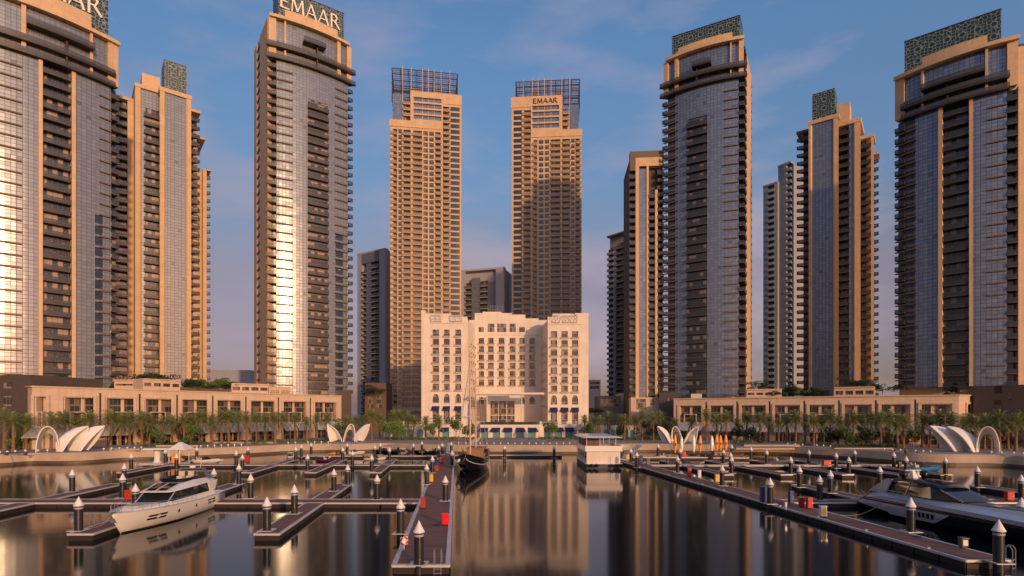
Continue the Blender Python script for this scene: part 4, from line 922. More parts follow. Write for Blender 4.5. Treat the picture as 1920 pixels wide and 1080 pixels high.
for i, (px, nm) in enumerate(((770, 'left of the hotel terrace'), (1120, 'right of the hotel terrace'), (1180, 'behind the houseboat'))):
    P = Path([(WX(px-38, 200), 200), (WX(px+(25 if i < 2 else 12), 200), 200)]); B = Bld('pool_pavilion', 'low cream pavilion with turquoise glass %s' % nm, 'pavilion', P)
    cols = [(P.L*(k+.15)/4, P.L*(k+.85)/4, [(GZ, 5.2)]) for k in range(4)]; B.part('wall', holes(P, 0, P.L, GZ-.1, 6.6, cols, -4, 0), M['hotel'])
    for ua, ub, r in cols: B.wallpart('window', ua, ub, GZ, 5.2, -.5, -.4, M['turq'])
# ---------------------------------------------------------------- palms, trees, hedges
rnd = random.Random(11)
def palm(seed, h):
    r = random.Random(seed); tr = MB(); x = y = 0.0; k = 7; pts = []
    for i in range(k+1): pts.append((x+math.sin(i*.5+seed)*.06, y, h*i/k))
    rad = lambda i: .30-.07*i/k+(.10 if i == 0 else 0)
    for i in range(k): tr.tube(pts[i], pts[i+1], rad(i)+.03, rad(i+1), n=8, caps=(i == k-1))
    tr.lathe([(.22, h-.7), (.42, h-.35), (.34, h+.15), (0, h+.4)], 8, (pts[-1][0], 0))
    cr = MB(); c = Vector((pts[-1][0], 0, h+.1)); n = 58
    for i in range(n):
        az = i*2.399+r.uniform(-.2, .2); q = (i+.5)/n; el = R(84)-q*R(122)+r.uniform(-.1, .1); L = r.uniform(3.5, 4.4)*(.85+.2*math.sin(q*3)); drop = L*(.30+.22*q)
        d = Vector((math.cos(az)*math.cos(el), math.sin(az)*math.cos(el), math.sin(el))); sd = Vector((-math.sin(az), math.cos(az), 0)); pr = None
        seg = 8; mi = 1 if (q > .9) else 0
        for j in range(seg+1):
            t = j/seg; p = c+d*L*t+Vector((0, 0, -drop*t**2.1))
            if pr is not None:
                ax = (p-pr).normalized(); up = sd.cross(ax)
                cr.face([pr-sd*.03, pr+sd*.03, p+sd*.02, p-sd*.02], mi)
                for k2 in (0, .5):
                    b = pr.lerp(p, k2); l = .62*math.sin(min(1, .25+t)*math.pi*.8)+.12; tw = .10
                    for s in (-1, 1):
                        tip = b+sd*s*l*.82+ax*l*.5-Vector((0, 0, l*r.uniform(.15, .5))); cr.face([b, b+ax*tw, tip], mi)
            pr = p
    t = thing('date_palm', 'date palm', 'palm tree', (0, 0, 0)); part(t, 'trunk', tr, M['trunk'], True); part(t, 'crown', cr, [M['frond'], M['frond_y']], True); return t
P_LEFT = [(8, 134), (25, 131), (49, 134), (66, 142), (76, 144), (96, 133), (120, 140), (137, 146), (148, 144), (166, 141), (184, 149), (208, 146), (225, 147), (243, 150), (266, 150), (280, 152), (304, 153), (322, 158), (345, 158), (360, 164), (378, 162),
          (398, 164), (416, 160), (429, 160), (447, 168), (463, 158), (481, 165), (497, 168), (516, 163), (530, 170), (553, 174), (575, 172), (594, 178), (612, 176), (650, 186), (668, 190), (682, 192), (697, 188), (712, 190), (738, 188), (748, 190), (765, 192), (776, 188), (798, 186), (823, 184)]
P_RIGHT = [(1096, 188), (1112, 194), (1124, 190), (1140, 192), (1163, 188), (1171, 184), (1190, 186), (1204, 184), (1225, 182), (1238, 184), (1265, 176), (1297, 172), (1325, 168), (1344, 174), (1362, 166), (1382, 170), (1400, 166), (1425, 162), (1441, 166), (1460, 158), (1475, 160), (1492, 156), (1510, 158),
           (1526, 152), (1540, 154), (1556, 152), (1572, 150), (1588, 150), (1600, 148), (1616, 150), (1634, 146), (1652, 144), (1668, 148), (1682, 142), (1694, 143), (1730, 144), (1744, 143), (1762, 142), (1785, 140), (1806, 136), (1818, 140), (1829, 135), (1846, 139), (1858, 134), (1874, 133), (1890, 137), (1905, 131), (1925, 133)]
variants = [palm(s, h) for s, h in ((1, 6.3), (2, 6.8), (3, 5.9), (4, 6.6))]
first = [True]*4
for side, lst in (('left', P_LEFT), ('right', P_RIGHT)):
    for i, (px, Y) in enumerate(lst):
        v = rnd.randrange(4); x = WX(px, Y); lb = 'date palm, %s from the left in the palms on the %s promenade' % (ORD[i], side); g = 'date palms along the promenade'
        sc = rnd.uniform(.9, 1.16)*(1.0 if side == 'left' else .95)
        if first[v]:
            o = variants[v]; o.location = (x, Y, GZ); o.rotation_euler = (0, 0, rnd.uniform(0, 6)); o.scale = (sc,)*3; o['label'] = lb; o['group'] = g; first[v] = False
        else: copy_thing(variants[v], (x, Y, GZ), rnd.uniform(0, 6), lb, g, sc)
def leafy(mb, c, r3, n, rr, size=.28, mi=0):
    c = Vector(c)
    lumps = [(Vector((rr.gauss(0, .45), rr.gauss(0, .45), rr.gauss(.1, .4))), rr.uniform(.35, .6)) for _ in range(9)]
    for _ in range(n):
        l, s_ = lumps[rr.randrange(9)]; d = Vector((rr.gauss(0, 1), rr.gauss(0, 1), rr.gauss(0, 1))).normalized()*s_*rr.uniform(.6, 1)
        q = l+d; p = c+Vector((q.x*r3[0], q.y*r3[1], q.z*r3[2])); a = Vector((rr.gauss(0, 1), rr.gauss(0, 1), rr.gauss(0, 1))).normalized(); b = a.orthogonal().normalized(); s = size*rr.uniform(.6, 1.4)
        mb.face([p-a*s, p+b*s*.6, p+a*s, p-b*s*.6], mi)
def tree(px, Y, zb, h, w, label, mt='leaf', seed=0, group='small trees on the promenade'):
    rr = random.Random(seed*17+3); x = WX(px, Y); t = thing('leafy_tree', label, 'tree', (x, Y, zb), 0, group); tr = MB()
    tr.tube((0, 0, -.05), (0, 0, h*.45), .14, .09, n=6, caps=False)
    for k in range(5): a = k*1.3; tr.tube((0, 0, h*.35), (math.cos(a)*w*.3, math.sin(a)*w*.3, h*.75), .07, .02, n=4, caps=False)
    part(t, 'trunk', tr, M['trunk'], True); cr = MB(); leafy(cr, (0, 0, h*.62), (w*.5, w*.5, h*.42), 1500, rr, .2); part(t, 'crown', cr, M[mt], True)
for i, (px, Y, h, w, mt, where) in enumerate(((44, 136, 5, 5, 'leaf_b', 'behind the palms at the left edge'), (118, 147, 4.5, 4.5, 'leaf', 'behind the large left shell'), (275, 152, 6, 4, 'leaf_d', 'before the left shops, under the fifteenth palm'),
        (300, 150, 4.5, 5, 'leaf', 'right of the dark tree before the left shops'), (336, 160, 4.5, 4, 'leaf_d', 'before the middle of the left shops'), (358, 156, 5, 4, 'leaf', 'left of the lawn end before the left shops'), (640, 184, 5, 5, 'leaf', 'behind the small left shell'),
        (731, 182, 6.5, 6, 'leaf_b', 'left of the hotel, below the twin tower'), (748, 181, 6, 6, 'leaf_b', 'left of the hotel, brightest and widest'), (812, 182, 6, 5, 'leaf_b', 'before the left hotel wing'), (855, 184, 7, 6, 'leaf', 'left of the ship masts, largest by the hotel'), (877, 182, 6, 4, 'leaf', 'just behind the ship masts'),
        (1035, 186, 6.5, 6, 'leaf_b', 'right of the navy awnings'), (1103, 186, 5.5, 4, 'leaf', 'behind the roof of the houseboat'), (1165, 186, 5.5, 5, 'leaf_d', 'right of the houseboat'), (1212, 184, 6, 6, 'leaf_d', 'left of the small right shell'), (1228, 186, 5, 5, 'leaf', 'behind the small right shell'),
        (1383, 160, 5.5, 4.5, 'leaf_d', 'right of the standing kayaks'), (1410, 148, 5, 4.5, 'leaf_d', 'before the dark steps right of the kayaks'), (1560, 150, 5.5, 5, 'leaf_d', 'before the right shops'), (1585, 148, 4.6, 4.5, 'leaf', 'left end of the right lawn'), (1620, 147, 5, 5, 'leaf', 'behind the right lawn'),
        (1640, 148, 5.2, 4, 'leaf_d', 'right of the tree behind the right lawn'), (1712, 142, 5.6, 4, 'leaf_d', 'left of the large right shell'), (1860, 142, 6, 6, 'leaf', 'behind the right end of the large right shell'), (1895, 140, 5, 5, 'leaf_d', 'behind the palms at the right edge'))):
    tree(px, Y, GZ, h, w, '%s small tree %s' % ({'leaf': 'green', 'leaf_b': 'bright green', 'leaf_d': 'dark green'}[mt], where), mt, i)
k = 0
for (P, z1) in plant_walls:
    n = 9
    for i in range(n):
        u = P.L*(i+.5)/n; p, q, _ = P.at(u); zz = z1-1.0; Y = p.y+3; px = CX+F*p.x/Y; k += 1
        tree(px, Y, zz, rnd.uniform(2.6, 4.2), 6, 'leafy roof garden tree, %s from the left on the %s roof garden' % (ORD[i], 'left' if k <= n else 'right'), 'leaf' if i % 2 else 'leaf_d', 100+k, 'roof garden trees')
for i, (px, Y, zb, w, where) in enumerate(((228, 172, 17.4, 7, 'at the foot of the far left tower'), (250, 176, 19, 9, 'above the left glass pavilion'), (276, 176, 20, 9, 'centre above the left glass pavilion'), (305, 176, 20, 8, 'right above the left glass pavilion'), (704, 246, 19, 11, 'on the lobby block left of the hotel'),
        (1425, 190, 18, 9, 'over the right tower pavilion'), (1600, 184, 19, 9, 'left over the right pavilion'), (1622, 184, 19, 9, 'right over the right pavilion'), (1655, 180, 17, 8, 'right of the right pavilion'), (110, 150, 17.6, 3, 'on the terrace of the far left tower'), (1114, 240, 10, 9, 'right of the hotel'), (1785, 160, 15.5, 4, 'on the right retail roof'))):
    tree(px, Y, zb, 3.6, w, 'bushy dark shrub %s' % where, 'leaf_d', 200+i, 'large roof shrubs')
rr = random.Random(5); hg = MB()
for px0, px1, Y0, Y1 in ((75, 112, 146, 147), (180, 200, 150, 152), (235, 262, 150, 152), (265, 300, 147, 149), (330, 390, 156, 160), (470, 640, 160, 180), (720, 900, 186, 187), (1010, 1240, 188, 184), (1370, 1560, 164, 150), (1565, 1685, 147, 143), (1800, 1930, 141, 138)):
    n = int(abs(WX(px1, Y1)-WX(px0, Y0))/1.0)+1
    for i in range(n): t = (i+.5)/n; Y = Y0+(Y1-Y0)*t; x = WX(px0+(px1-px0)*t, Y); leafy(hg, (x, Y, GZ+.45), (.9, .8, .6), 70, rr, .16)
structure('hedge_planting', hg, M['leaf'], 'stuff', label='low clipped hedges and ground cover along the promenade', cat='hedge')

# ---------------------------------------------------------------- shell canopies
def petal(root, F1, F2, A, Bk, rear=None, bulge=.18, nt=18, ns=9, pw=.8, leaf=None):
    """Curved membrane between an open arch (feet F1, F2, crown A) and either a ground point or a smaller rear arch."""
    F1, F2, A = Vector(F1), Vector(F2), Vector(A)
    def rim(f1, f2, a, t): c = (f1+f2)/2; th = math.pi*t; return c+(f1-c)*math.cos(th)+(a-c)*(math.sin(th)**pw if 0 < t < 1 else 0)
    rim0 = rim
    if leaf:
        b1, b2 = Vector(leaf[0]), Vector(leaf[1])
        def rim(f1, f2, a, t):
            if t <= .5: s = 2*t; return f1.lerp(a, s)+b1*math.sin(math.pi*s)
            s = 2*t-1; return a.lerp(f2, s)+b2*math.sin(math.pi*s)
    def S(t, s, off):
        p = rim(F1, F2, A, t)
        if rear: g = [Vector(q) for q in rear]; q = rim(g[0], g[1], g[2], t)
        else: q = Vector(Bk)+(rim(F1, F2, A, t)-(F1+F2)/2)*.04
        m = p.lerp(q, s); up = Vector((0, 0, 1))*math.sin(math.pi*s)*bulge*(A.z-F1.z)*math.sin(math.pi*t)**.7; m = m+up
        ctr = ((F1+F2)/2+A)/2; inn = (ctr.lerp(q, s)-m); return m+inn.normalized()*off if inn.length > .01 else m
    mb = MB()
    for i in range(nt):
        for j in range(ns):
            a, b, c, d = [(i/nt, j/ns), ((i+1)/nt, j/ns), ((i+1)/nt, (j+1)/ns), (i/nt, (j+1)/ns)]
            mb.face([S(*q, 0) for q in (a, b, c, d)]); mb.face([S(*q, .16) for q in (d, c, b, a)])
    for i in range(nt): mb.face([S(i/nt, 0, 0), S(i/nt, 0, .16), S((i+1)/nt, 0, .16), S((i+1)/nt, 0, 0)])
    o = part(root, 'petal', mb, M['shell'], True, smooth=False)
    for p in o.data.polygons: p.use_smooth = True
    mb = MB()
    for i in range(nt): mb.tube(S(i/nt, 0, .08), S((i+1)/nt, 0, .08), .13, n=5, caps=False)
    part(o, 'rim', mb, M['shell'], True)
def shell(label, px, Y, zb, sc, flip, petals):
    x = WX(px, Y); phi = math.atan2(x, Y); cs = math.cos(phi); t = thing('shell_canopy', label, 'canopy', (x, Y, zb), -phi, 'white shell canopies on the quay'); f = -1 if flip else 1
    V = lambda p: (f*p[0]*sc*cs, p[1]*sc, max(0, p[2])*sc)
    for q in petals:
        q = dict(q); q2 = dict(F1=V(q['F1']), F2=V(q['F2']), A=V(q['A']), Bk=V(q.get('Bk', (0, 0, 0))), bulge=q.get('bulge', .18), pw=q.get('pw', 1.5)) 
        if 'rear' in q: q2['rear'] = [V(v) for v in q['rear']]
        if 'leaf' in q: q2['leaf'] = [(f*v[0]*sc*cs, v[1]*sc, v[2]*sc) for v in q['leaf']]
        petal(t, **q2)
BIG = [dict(F1=(-8.2, 0, 0), F2=(-2.6, .3, 0), A=(-5.4, -.3, 6.3), rear=((-7.1, 4.4, 0), (-3.4, 4.6, 0), (-5.4, 4.4, 4.4)), bulge=.08, pw=.8),
       dict(F1=(-1.9, -.6, 0), F2=(3.0, 3.0, 0), A=(4.6, .6, 6.2), rear=((-3.4, 1.4, 0), (-.8, 4.2, 0), (-2.5, 2.6, 3.3)), bulge=.14, leaf=((-.5, -.2, .7), (1.0, .3, .2))),
       dict(F1=(2.6, -.2, 0), F2=(4.6, 3.6, 0), A=(9.0, 1.0, 6.3), rear=((.6, 2.2, 0), (2.6, 5.2, 0), (1.4, 3.6, 3.8)), bulge=.12, leaf=((-.25, -.1, .25), (.3, .3, -.5)))]
SMALL = [dict(F1=(-6.0, 0, 0), F2=(-1.9, .2, 0), A=(-7.0, -.5, 6.2), Bk=(-3.2, 3.6, .6), bulge=.12, leaf=((-.3, 0, 0), (.7, -.2, .9))),
         dict(F1=(-1.6, 0, 0), F2=(2.4, .6, 0), A=(1.2, -.4, 6.2), rear=((-1.0, 3.0, 0), (2.0, 3.4, 0), (.9, 3.0, 4.2)), bulge=.10, pw=.9),
         dict(F1=(3.0, -.2, 0), F2=(5.4, 2.6, 0), A=(7.8, .4, 6.2), Bk=(1.6, 2.4, .8), bulge=.22, leaf=((-.3, -.1, .4), (.4, .3, -.2)))]
shell('large white shell canopy on the quay bulge at the left', 131, 127.5, GZ+.12, .92, False, BIG)
shell('small white shell canopy on the quay left of the hotel', 652, 170, GZ+.12, .88, False, SMALL)
shell('small white shell canopy behind the standing kayaks', 1272, 162, GZ+.12, .80, True, SMALL)
shell('large white shell canopy on the quay at the right', 1810, 126, GZ+.12, .92, True, BIG)
# ---------------------------------------------------------------- floating docks
SL = -.105
def dock(label, pts, cat='dock', trims=(0, 1, 2, 3), zt=.6, wide=.16, group=None, bay=2.2, tm='trim'):
    cx = sum(p[0] for p in pts)/4; cy = sum(p[1] for p in pts)/4; t = thing('floating_dock', label, cat, (cx, cy, 0), 0, group)
    mb = MB(); mb.prism(pts, .42, zt); 
    a, b = Vector(pts[0]), Vector(pts[1]); e1, e3 = (Vector(pts[1])-Vector(pts[0])), (Vector(pts[3])-Vector(pts[0])); l = e1 if e1.length > e3.length else e3; l.normalize()
    mb.uv = [[(v[0]*l.y-v[1]*l.x, v[0]*l.x+v[1]*l.y) for v in [mb.v[k] for k in f]] for f in mb.f]
    part(t, 'deck', mb, M['deck'])
    mb = MB(); fl = MB()
    ctr = Vector((cx, cy))
    for k in range(4):
        p, q = Vector(pts[k]), Vector(pts[(k+1) % 4]); d = (q-p).normalized(); n = Vector((d.y, -d.x))
        if n.dot((p+q)/2-ctr) < 0: n = -n
        if k in trims:
            mb.prism([tuple(p-n*wide), tuple(q-n*wide), tuple(q+n*.05), tuple(p+n*.05)], zt+.003+.001*k, zt+.035+.001*k)
            mb.prism([tuple(p+n*.004), tuple(q+n*.004), tuple(q+n*.05), tuple(p+n*.05)], zt-.13, zt+.002)
        L = (q-p).length; m = max(1, int(L/bay))
        for i in range(m):
            u0, u1 = L*i/m+.10, L*(i+1)/m-.10; A, B_ = p+d*u0, p+d*u1
            fl.prism([tuple(A-n*.5), tuple(B_-n*.5), tuple(B_-n*.03), tuple(A-n*.03)], -.25, .40, 1 if (i % 1 == 0) else 0)
    fl.prism([tuple(ctr+(Vector(p)-ctr)*.93) for p in pts], -.2, .38, 0)
    part(t, 'edge_trim', mb, M[tm]); part(t, 'float_row', fl, [M['float'], M['floatl']]); return t
def strip(label, xc, yref, y0, y1, w, **k):
    f = lambda y: xc+SL*(y-yref); return dock(label, [(f(y0)-w/2, y0), (f(y0)+w/2, y0), (f(y1)+w/2, y1), (f(y1)-w/2, y1)], **k)
PLx = lambda y: -8.2-.099*(y-38.3); PRx = lambda y: PLx(y)+3.93; QLx = lambda y: 32.1+SL*(y-39.6); QRx = lambda y: QLx(y)+3.0
dock('wide main pier left of the open water, running to the quay', [(PLx(38.3), 38.3), (PRx(38.3), 38.3), (PRx(152), 152), (PLx(152), 152)], 'pier', wide=.30)
dock('long narrow pier right of the open water', [(QLx(39.6), 39.6), (QRx(39.6)+.3, 39.6), (QRx(122), 122), (QLx(122), 122)], 'pier', wide=.22)
def row(label, x0, x1, y0, y1): return dock(label, [(x0(y0) if callable(x0) else x0, y0), (x1(y0) if callable(x1) else x1, y0), (x1(y1) if callable(x1) else x1, y1), (x0(y1) if callable(x0) else x0, y1)], trims=(0, 2), group='cross walkways')
row('floating walkway along the quay between the ship and the houseboat', lambda y: PRx(y)+.06, 12.4, 139.0, 141.0)
LF = [(-57.0, 70.5), (-39.0, 65), (-22.9, 65)]
row('nearest left cross walkway, joining the main pier behind the white yacht', -150, lambda y: PLx(y)-.06, 65.0, 67.9)
row('second left cross walkway, beyond the nearest one', -70, lambda y: PLx(y)-.06, 112.6, 115.0)
row('farthest left cross walkway, by the small boats', -53, lambda y: PLx(y)-.06, 136.5, 138.6)
for (xc, yr), nm in zip(LF, ('at the left edge', 'beside the white yacht', 'between the yacht and the main pier')):
    strip('near half of the finger dock %s' % nm, xc, yr, 36 if yr > 66 else 48.3, 64.94, 2.2, trims=(0, 1, 3), group='finger docks'); strip('far half of the finger dock %s' % nm, xc, yr, 67.96, 82.8, 2.2, trims=(1, 2, 3), group='finger docks')
for xc, nm in zip((-68.5, -46.5, -35.4, -24.0), ORD):
    strip('near finger of the second left walkway, %s from the left' % nm, xc, 98.4, 98.4, 112.54, 2.0, trims=(0, 1, 3), group='finger docks'); strip('far finger of the second left walkway, %s from the left' % nm, xc, 98.4, 115.06, 127, 2.0, trims=(1, 2, 3), group='finger docks')
row('nearest right cross walkway, behind the dark speedboat', lambda y: QRx(y)+.06, 150, 65.2, 67.7)
row('second right cross walkway, level with the houseboat', lambda y: QRx(y)+.06, 82, 111.4, 113.6)
row('farthest right walkway under the kayaks', 28.5, 47, 132.0, 134.0)
strip('finger dock behind the speedboat stern', 43.2, 67.7, 67.76, 81.6, 2.2, trims=(1, 2, 3), group='finger docks'); strip('finger dock near the right edge behind the speedboat', 68.6, 67.7, 67.76, 81.0, 2.2, trims=(1, 2, 3), group='finger docks')
for xc, nm in zip((36.6, 46.6, 57.0, 66.5, 73.7), ORD):
    strip('near finger of the second right walkway, %s from the left' % nm, xc, 95, 95, 111.34, 2.0, trims=(0, 1, 3), group='finger docks'); strip('far finger of the second right walkway, %s from the left' % nm, xc, 95, 113.66, 124, 2.0, trims=(1, 2, 3), group='finger docks')

# ---------------------------------------------------------------- mooring piles
t0 = thing('mooring_pile', 'pile', 'mooring pile', (0, 0, 0), 0, 'black mooring piles with white cones')
mb = MB(); mb.lathe([(.33, -1), (.33, 2.84)], 18); part(t0, 'shaft', mb, M['black'], True, True)
mb = MB(); mb.lathe([(0, 2.80), (.40, 2.82), (.40, 2.90), (.37, 2.92), (0, 3.67)], 18); part(t0, 'cone_cap', mb, M['cone'], True)
mb = MB(); mb.lathe([(.334, 2.55), (.345, 2.55), (.345, 2.70), (.334, 2.70)], 18); part(t0, 'reflective_band', mb, M['grey'], True)
mb = MB()
for x0, x1, y0, y1 in ((-.62, .62, -.62, -.42), (-.62, .62, .42, .62), (-.62, -.42, -.42, .42), (.42, .62, -.42, .42)): mb.box(x0, x1, y0, y1, .645, .70)
part(t0, 'guide_bracket', mb, M['trim'], True)
PILES = [(785.5, 975), (147.5, 930.5), (500.5, 930.5), (751, 934), (254, 906), (552, 908), (135.5, 879), (230, 887), (470, 887.5), (626, 878), (652, 870), (707, 889), (835, 891), (401, 877.5), (448, 869), (800, 869), (810.8, 854), (847.5, 844), (233, 868), (246, 849.4), (331, 849.8), (310, 841), (369, 837),
         (442.7, 844), (454.5, 851), (465, 837), (554.6, 837), (565, 833), (583.5, 829.5), (576.5, 851.5), (642.5, 838), (651, 830), (661, 844.6), (697, 852.5), (703, 834), (713, 830), (730, 838), (775, 830.6), (791, 826.5), (829, 830), (846, 828), (822.5, 834), (946, 834.5), (1039, 834.5),
         (1872.7, 973), (1708, 932), (1915.5, 932), (1444, 895), (1537, 890), (1557, 880.6), (1915, 889), (1720.6, 881), (1649.6, 873), (1832.5, 873), (1499, 873), (1354, 871), (1270.6, 854), (1275, 840), (1371.7, 854.6), (1370, 847.5), (1356.7, 841.7), (1372, 833), (1234, 832), (1194, 847), (1183, 840), (1166, 832), (1154, 829),
         (1408, 837), (1437.5, 842.5), (1482.7, 855.6), (1516.7, 842.5), (1567.5, 848), (1591.5, 855.6), (1602.7, 842.7), (1676, 847), (1699, 854.6), (1772.5, 856)]
def pile_label(i):
    px, py = PILES[i]; side = 'left marina' if px < 960 else 'right marina'
    def band(y): return 'nearest row' if y > 900 else 'near rows' if y > 865 else 'middle rows' if y > 846 else 'far rows'
    same = sorted([q for q in PILES if (q[0] < 960) == (px < 960) and band(q[1]) == band(py)]); k = same.index(PILES[i])
    return 'black pile with white cone, %s from left in the %s, %s' % (ORD[k], band(py), side)
for i, (px, py) in enumerate(PILES):
    Y = 7703/(py-775); loc = (WX(px, Y), Y, 0)
    if i == 0: t0.location = loc; t0['label'] = pile_label(0)
    else: copy_thing(t0, loc, 0, pile_label(i))

# ---------------------------------------------------------------- dock furniture
def box_thing(name, label, cat, px, py, w, d, h, mat, extra=None, group=None, z=.64):
    x, y = G(px, py, z); t = thing(name, label, cat, (x, y, z), 0, group); mb = MB(); e = .05
    mb.prism([(-w/2+e, -d/2), (w/2-e, -d/2), (w/2, -d/2+e), (w/2, d/2-e), (w/2-e, d/2), (-w/2+e, d/2), (-w/2, d/2-e), (-w/2, -d/2+e)], .08, h); part(t, 'body', mb, M[mat], True)
    mb = MB(); mb.box(-w/2-.03, w/2+.03, -d/2-.03, d/2+.03, h+.001, h+.06); part(t, 'lid', mb, M[mat], True)
    mb = MB(); mb.box(-w/2+.08, w/2-.08, -d/2+.08, d/2-.08, 0, .078); part(t, 'foot', mb, M['float'], True)
    mb = MB(); mb.box(-w*.32, w*.32, -d/2-.012, -d/2-.001, h*.25, h*.85); part(t, 'front_panel', mb, M[extra or mat], True)
    mb = MB(); mb.box(w*.22, w*.28, -d/2-.045, -d/2-.013, h*.45, h*.62); part(t, 'handle', mb, M['steel'], True); return t
g = 'red fire cabinets on the docks'
box_thing('fire_cabinet', 'bright red fire cabinet on the right edge of the main pier', 'fire cabinet', 835, 984, .62, .5, 1.0, 'redbrt', None, g)
box_thing('fire_cabinet', 'narrow orange red cabinet on the left edge of the main pier', 'fire cabinet', 793.5, 953, .5, .45, 1.15, 'red', None, g)
box_thing('fire_cabinet', 'red cabinet behind the bow of the white yacht', 'fire cabinet', 241.5, 937, .85, .5, 1.1, 'red', None, g)
box_thing('fire_cabinet', 'left of the red pair behind the blue bin on the right pier', 'fire cabinet', 1503, 950, .55, .45, .95, 'red', None, g)
box_thing('fire_cabinet', 'right of the red pair behind the blue bin on the right pier', 'fire cabinet', 1517.5, 953, .6, .5, 1.15, 'red', None, g)
box_thing('fire_cabinet', 'red cabinet between the two piles near the right edge', 'fire cabinet', 1892, 938, .85, .6, 1.0, 'red', None, g)
box_thing('fire_cabinet', 'small red cabinet on the second left walkway beside a pile', 'fire cabinet', 463, 867, 1.0, .7, 1.4, 'red', None, g)
box_thing('fire_cabinet', 'small red cabinet on the right pier below the orange kayaks', 'fire cabinet', 1292.5, 893.5, .6, .5, 1.4, 'red', None, g)
box_thing('fire_cabinet', 'red cabinet on the walkway right of the leftmost kayak', 'fire cabinet', 1282, 856, 1.0, .6, 1.2, 'red', None, g)
box_thing('fire_cabinet', 'red box on the far right walkway left of the blue boat', 'fire cabinet', 1550, 873, 1.5, .7, 1.0, 'red', None, g)
box_thing('fire_cabinet', 'small red box on the main pier just behind the yellow box', 'fire cabinet', 819, 884, .6, .5, 1.0, 'red', None, g)
box_thing('fire_cabinet', 'small dark red box on the main pier level with the black ship', 'fire cabinet', 828, 869, .7, .5, 1.1, 'red', None, g)
box_thing('service_pedestal', 'yellow and white service pedestal on the right pier', 'service pedestal', 1543, 969, .62, .5, 1.05, 'gel', 'yellow')
box_thing('service_pedestal', 'short steel service pedestal near the end of the right pier', 'service pedestal', 1806, 1026, .55, .45, .7, 'bronze_l', 'gel')
box_thing('service_pedestal', 'small yellow box on the left edge of the main pier', 'service pedestal', 809, 904, .5, .45, 1.1, 'yellow')
box_thing('service_pedestal', 'small yellow box on the right pier beside a pile', 'service pedestal', 1344.5, 904, .62, .5, 1.1, 'yellow')
box_thing('service_pedestal', 'small pale box on the right pier, left of the yellow one', 'service pedestal', 1311, 896, .5, .5, 1.2, 'gel')
box_thing('service_pedestal', 'yellow box beside the houseboat on the right pier', 'service pedestal', 1177, 862, .9, .5, 1.1, 'yellow')
box_thing('storage_bin', 'tall blue bin beside a pile on the right pier', 'bin', 1434, 941, .9, .8, 1.7, 'blue'); box_thing('storage_bin', 'dark blue bin beside a pile near the houseboat', 'bin', 1201, 868, .9, .7, 1.5, 'blue'); box_thing('storage_bin', 'dark grey bin near the far end of the right pier', 'bin', 1215, 871, .7, .6, 1.2, 'greydk')
box_thing('storage_bin', 'blue bin on the left edge of the main pier behind a pile', 'bin', 818, 874, 1.0, .7, 1.2, 'blue'); box_thing('storage_bin', 'slim dark blue lamp box right of the blue bin', 'bin', 1483, 944, .5, .5, 1.4, 'blue')
box_thing('steel_locker', 'short white post box on the right pier before the blue bin', 'locker', 1473, 957, .25, .25, .8, 'gel')
def ladder(px, py, label, rz=0, tilt=0.3):
    x, y = G(px, py, .64); t = thing('boarding_ladder', label, 'ladder', (x, y, .64), rz, 'boarding ladders')
    for s in (-.24, .24):
        mb = MB(); pts = [(s, -.25, -1.2), (s, -.25, .7), (s, -.1, .95), (s, .15, .95), (s, .3, .7), (s, .3, 0)]
        for a, b in zip(pts, pts[1:]): mb.tube(a, b, .03, n=6)
        part(t, 'rail', mb, M['steel'], True)
    for k in range(4): mb = MB(); z = -.9+.3*k; mb.tube((-.24, -.25, z), (.24, -.25, z), .025, n=6); part(t, 'rung', mb, M['steel'], True)
ladder(821, 1057, 'steel boarding ladder at the near end of the main pier'); ladder(1893, 1048, 'steel boarding ladder beside the pile at the end of the right pier', .5)
ladder(176, 985, 'steel boarding ladder behind the yacht bow')
def ring(px, py, label):
    x, y = G(px, py, .64); t = thing('life_ring', label, 'life ring', (x, y, .64), .5); mb = MB(); mb.tube((0, 0, 0), (0, 0, .9), .03, n=6); mb.box(-.3, .3, .0, .03, .35, .95); part(t, 'post', mb, M['gel'], True)
    for k in range(16):
        a, b = 2*math.pi*k/16, 2*math.pi*(k+1)/16; m2 = rings[k % 4 == 0]; m2.tube((math.cos(a)*.27, -.07, .65+math.sin(a)*.27), (math.cos(b)*.27, -.07, .65+math.sin(b)*.27), .06, n=6, caps=False)
    part(t, 'ring', rings[0], M['red'], True); part(t, 'band', rings[1], M['gel'], True)
rings = [MB(), MB()]; ring(757.5, 1030, 'red and white life ring leaning on the left edge of the main pier')
cl = MB(); cl.box(-.16, .16, -.04, .04, .09, .13); cl.box(-.09, -.05, -.03, .03, 0, .089); cl.box(.05, .09, -.03, .03, 0, .089); clm = cl.mesh('cleat', M['steel'])
k = 0
for edge, nm, f in (('right', 'right edge of the main pier', lambda y: PRx(y)-.25), ('left', 'open water edge of the right pier', lambda y: QLx(y)+.25)):
    for i in range(9): y = 43+i*6.5; o = put('mooring_cleat', clm, None, (f(y), y, .645), math.pi/2, None, 'small steel cleat, %s from the near end, %s' % (ORD[i], nm), 'cleat', 'mooring cleats')

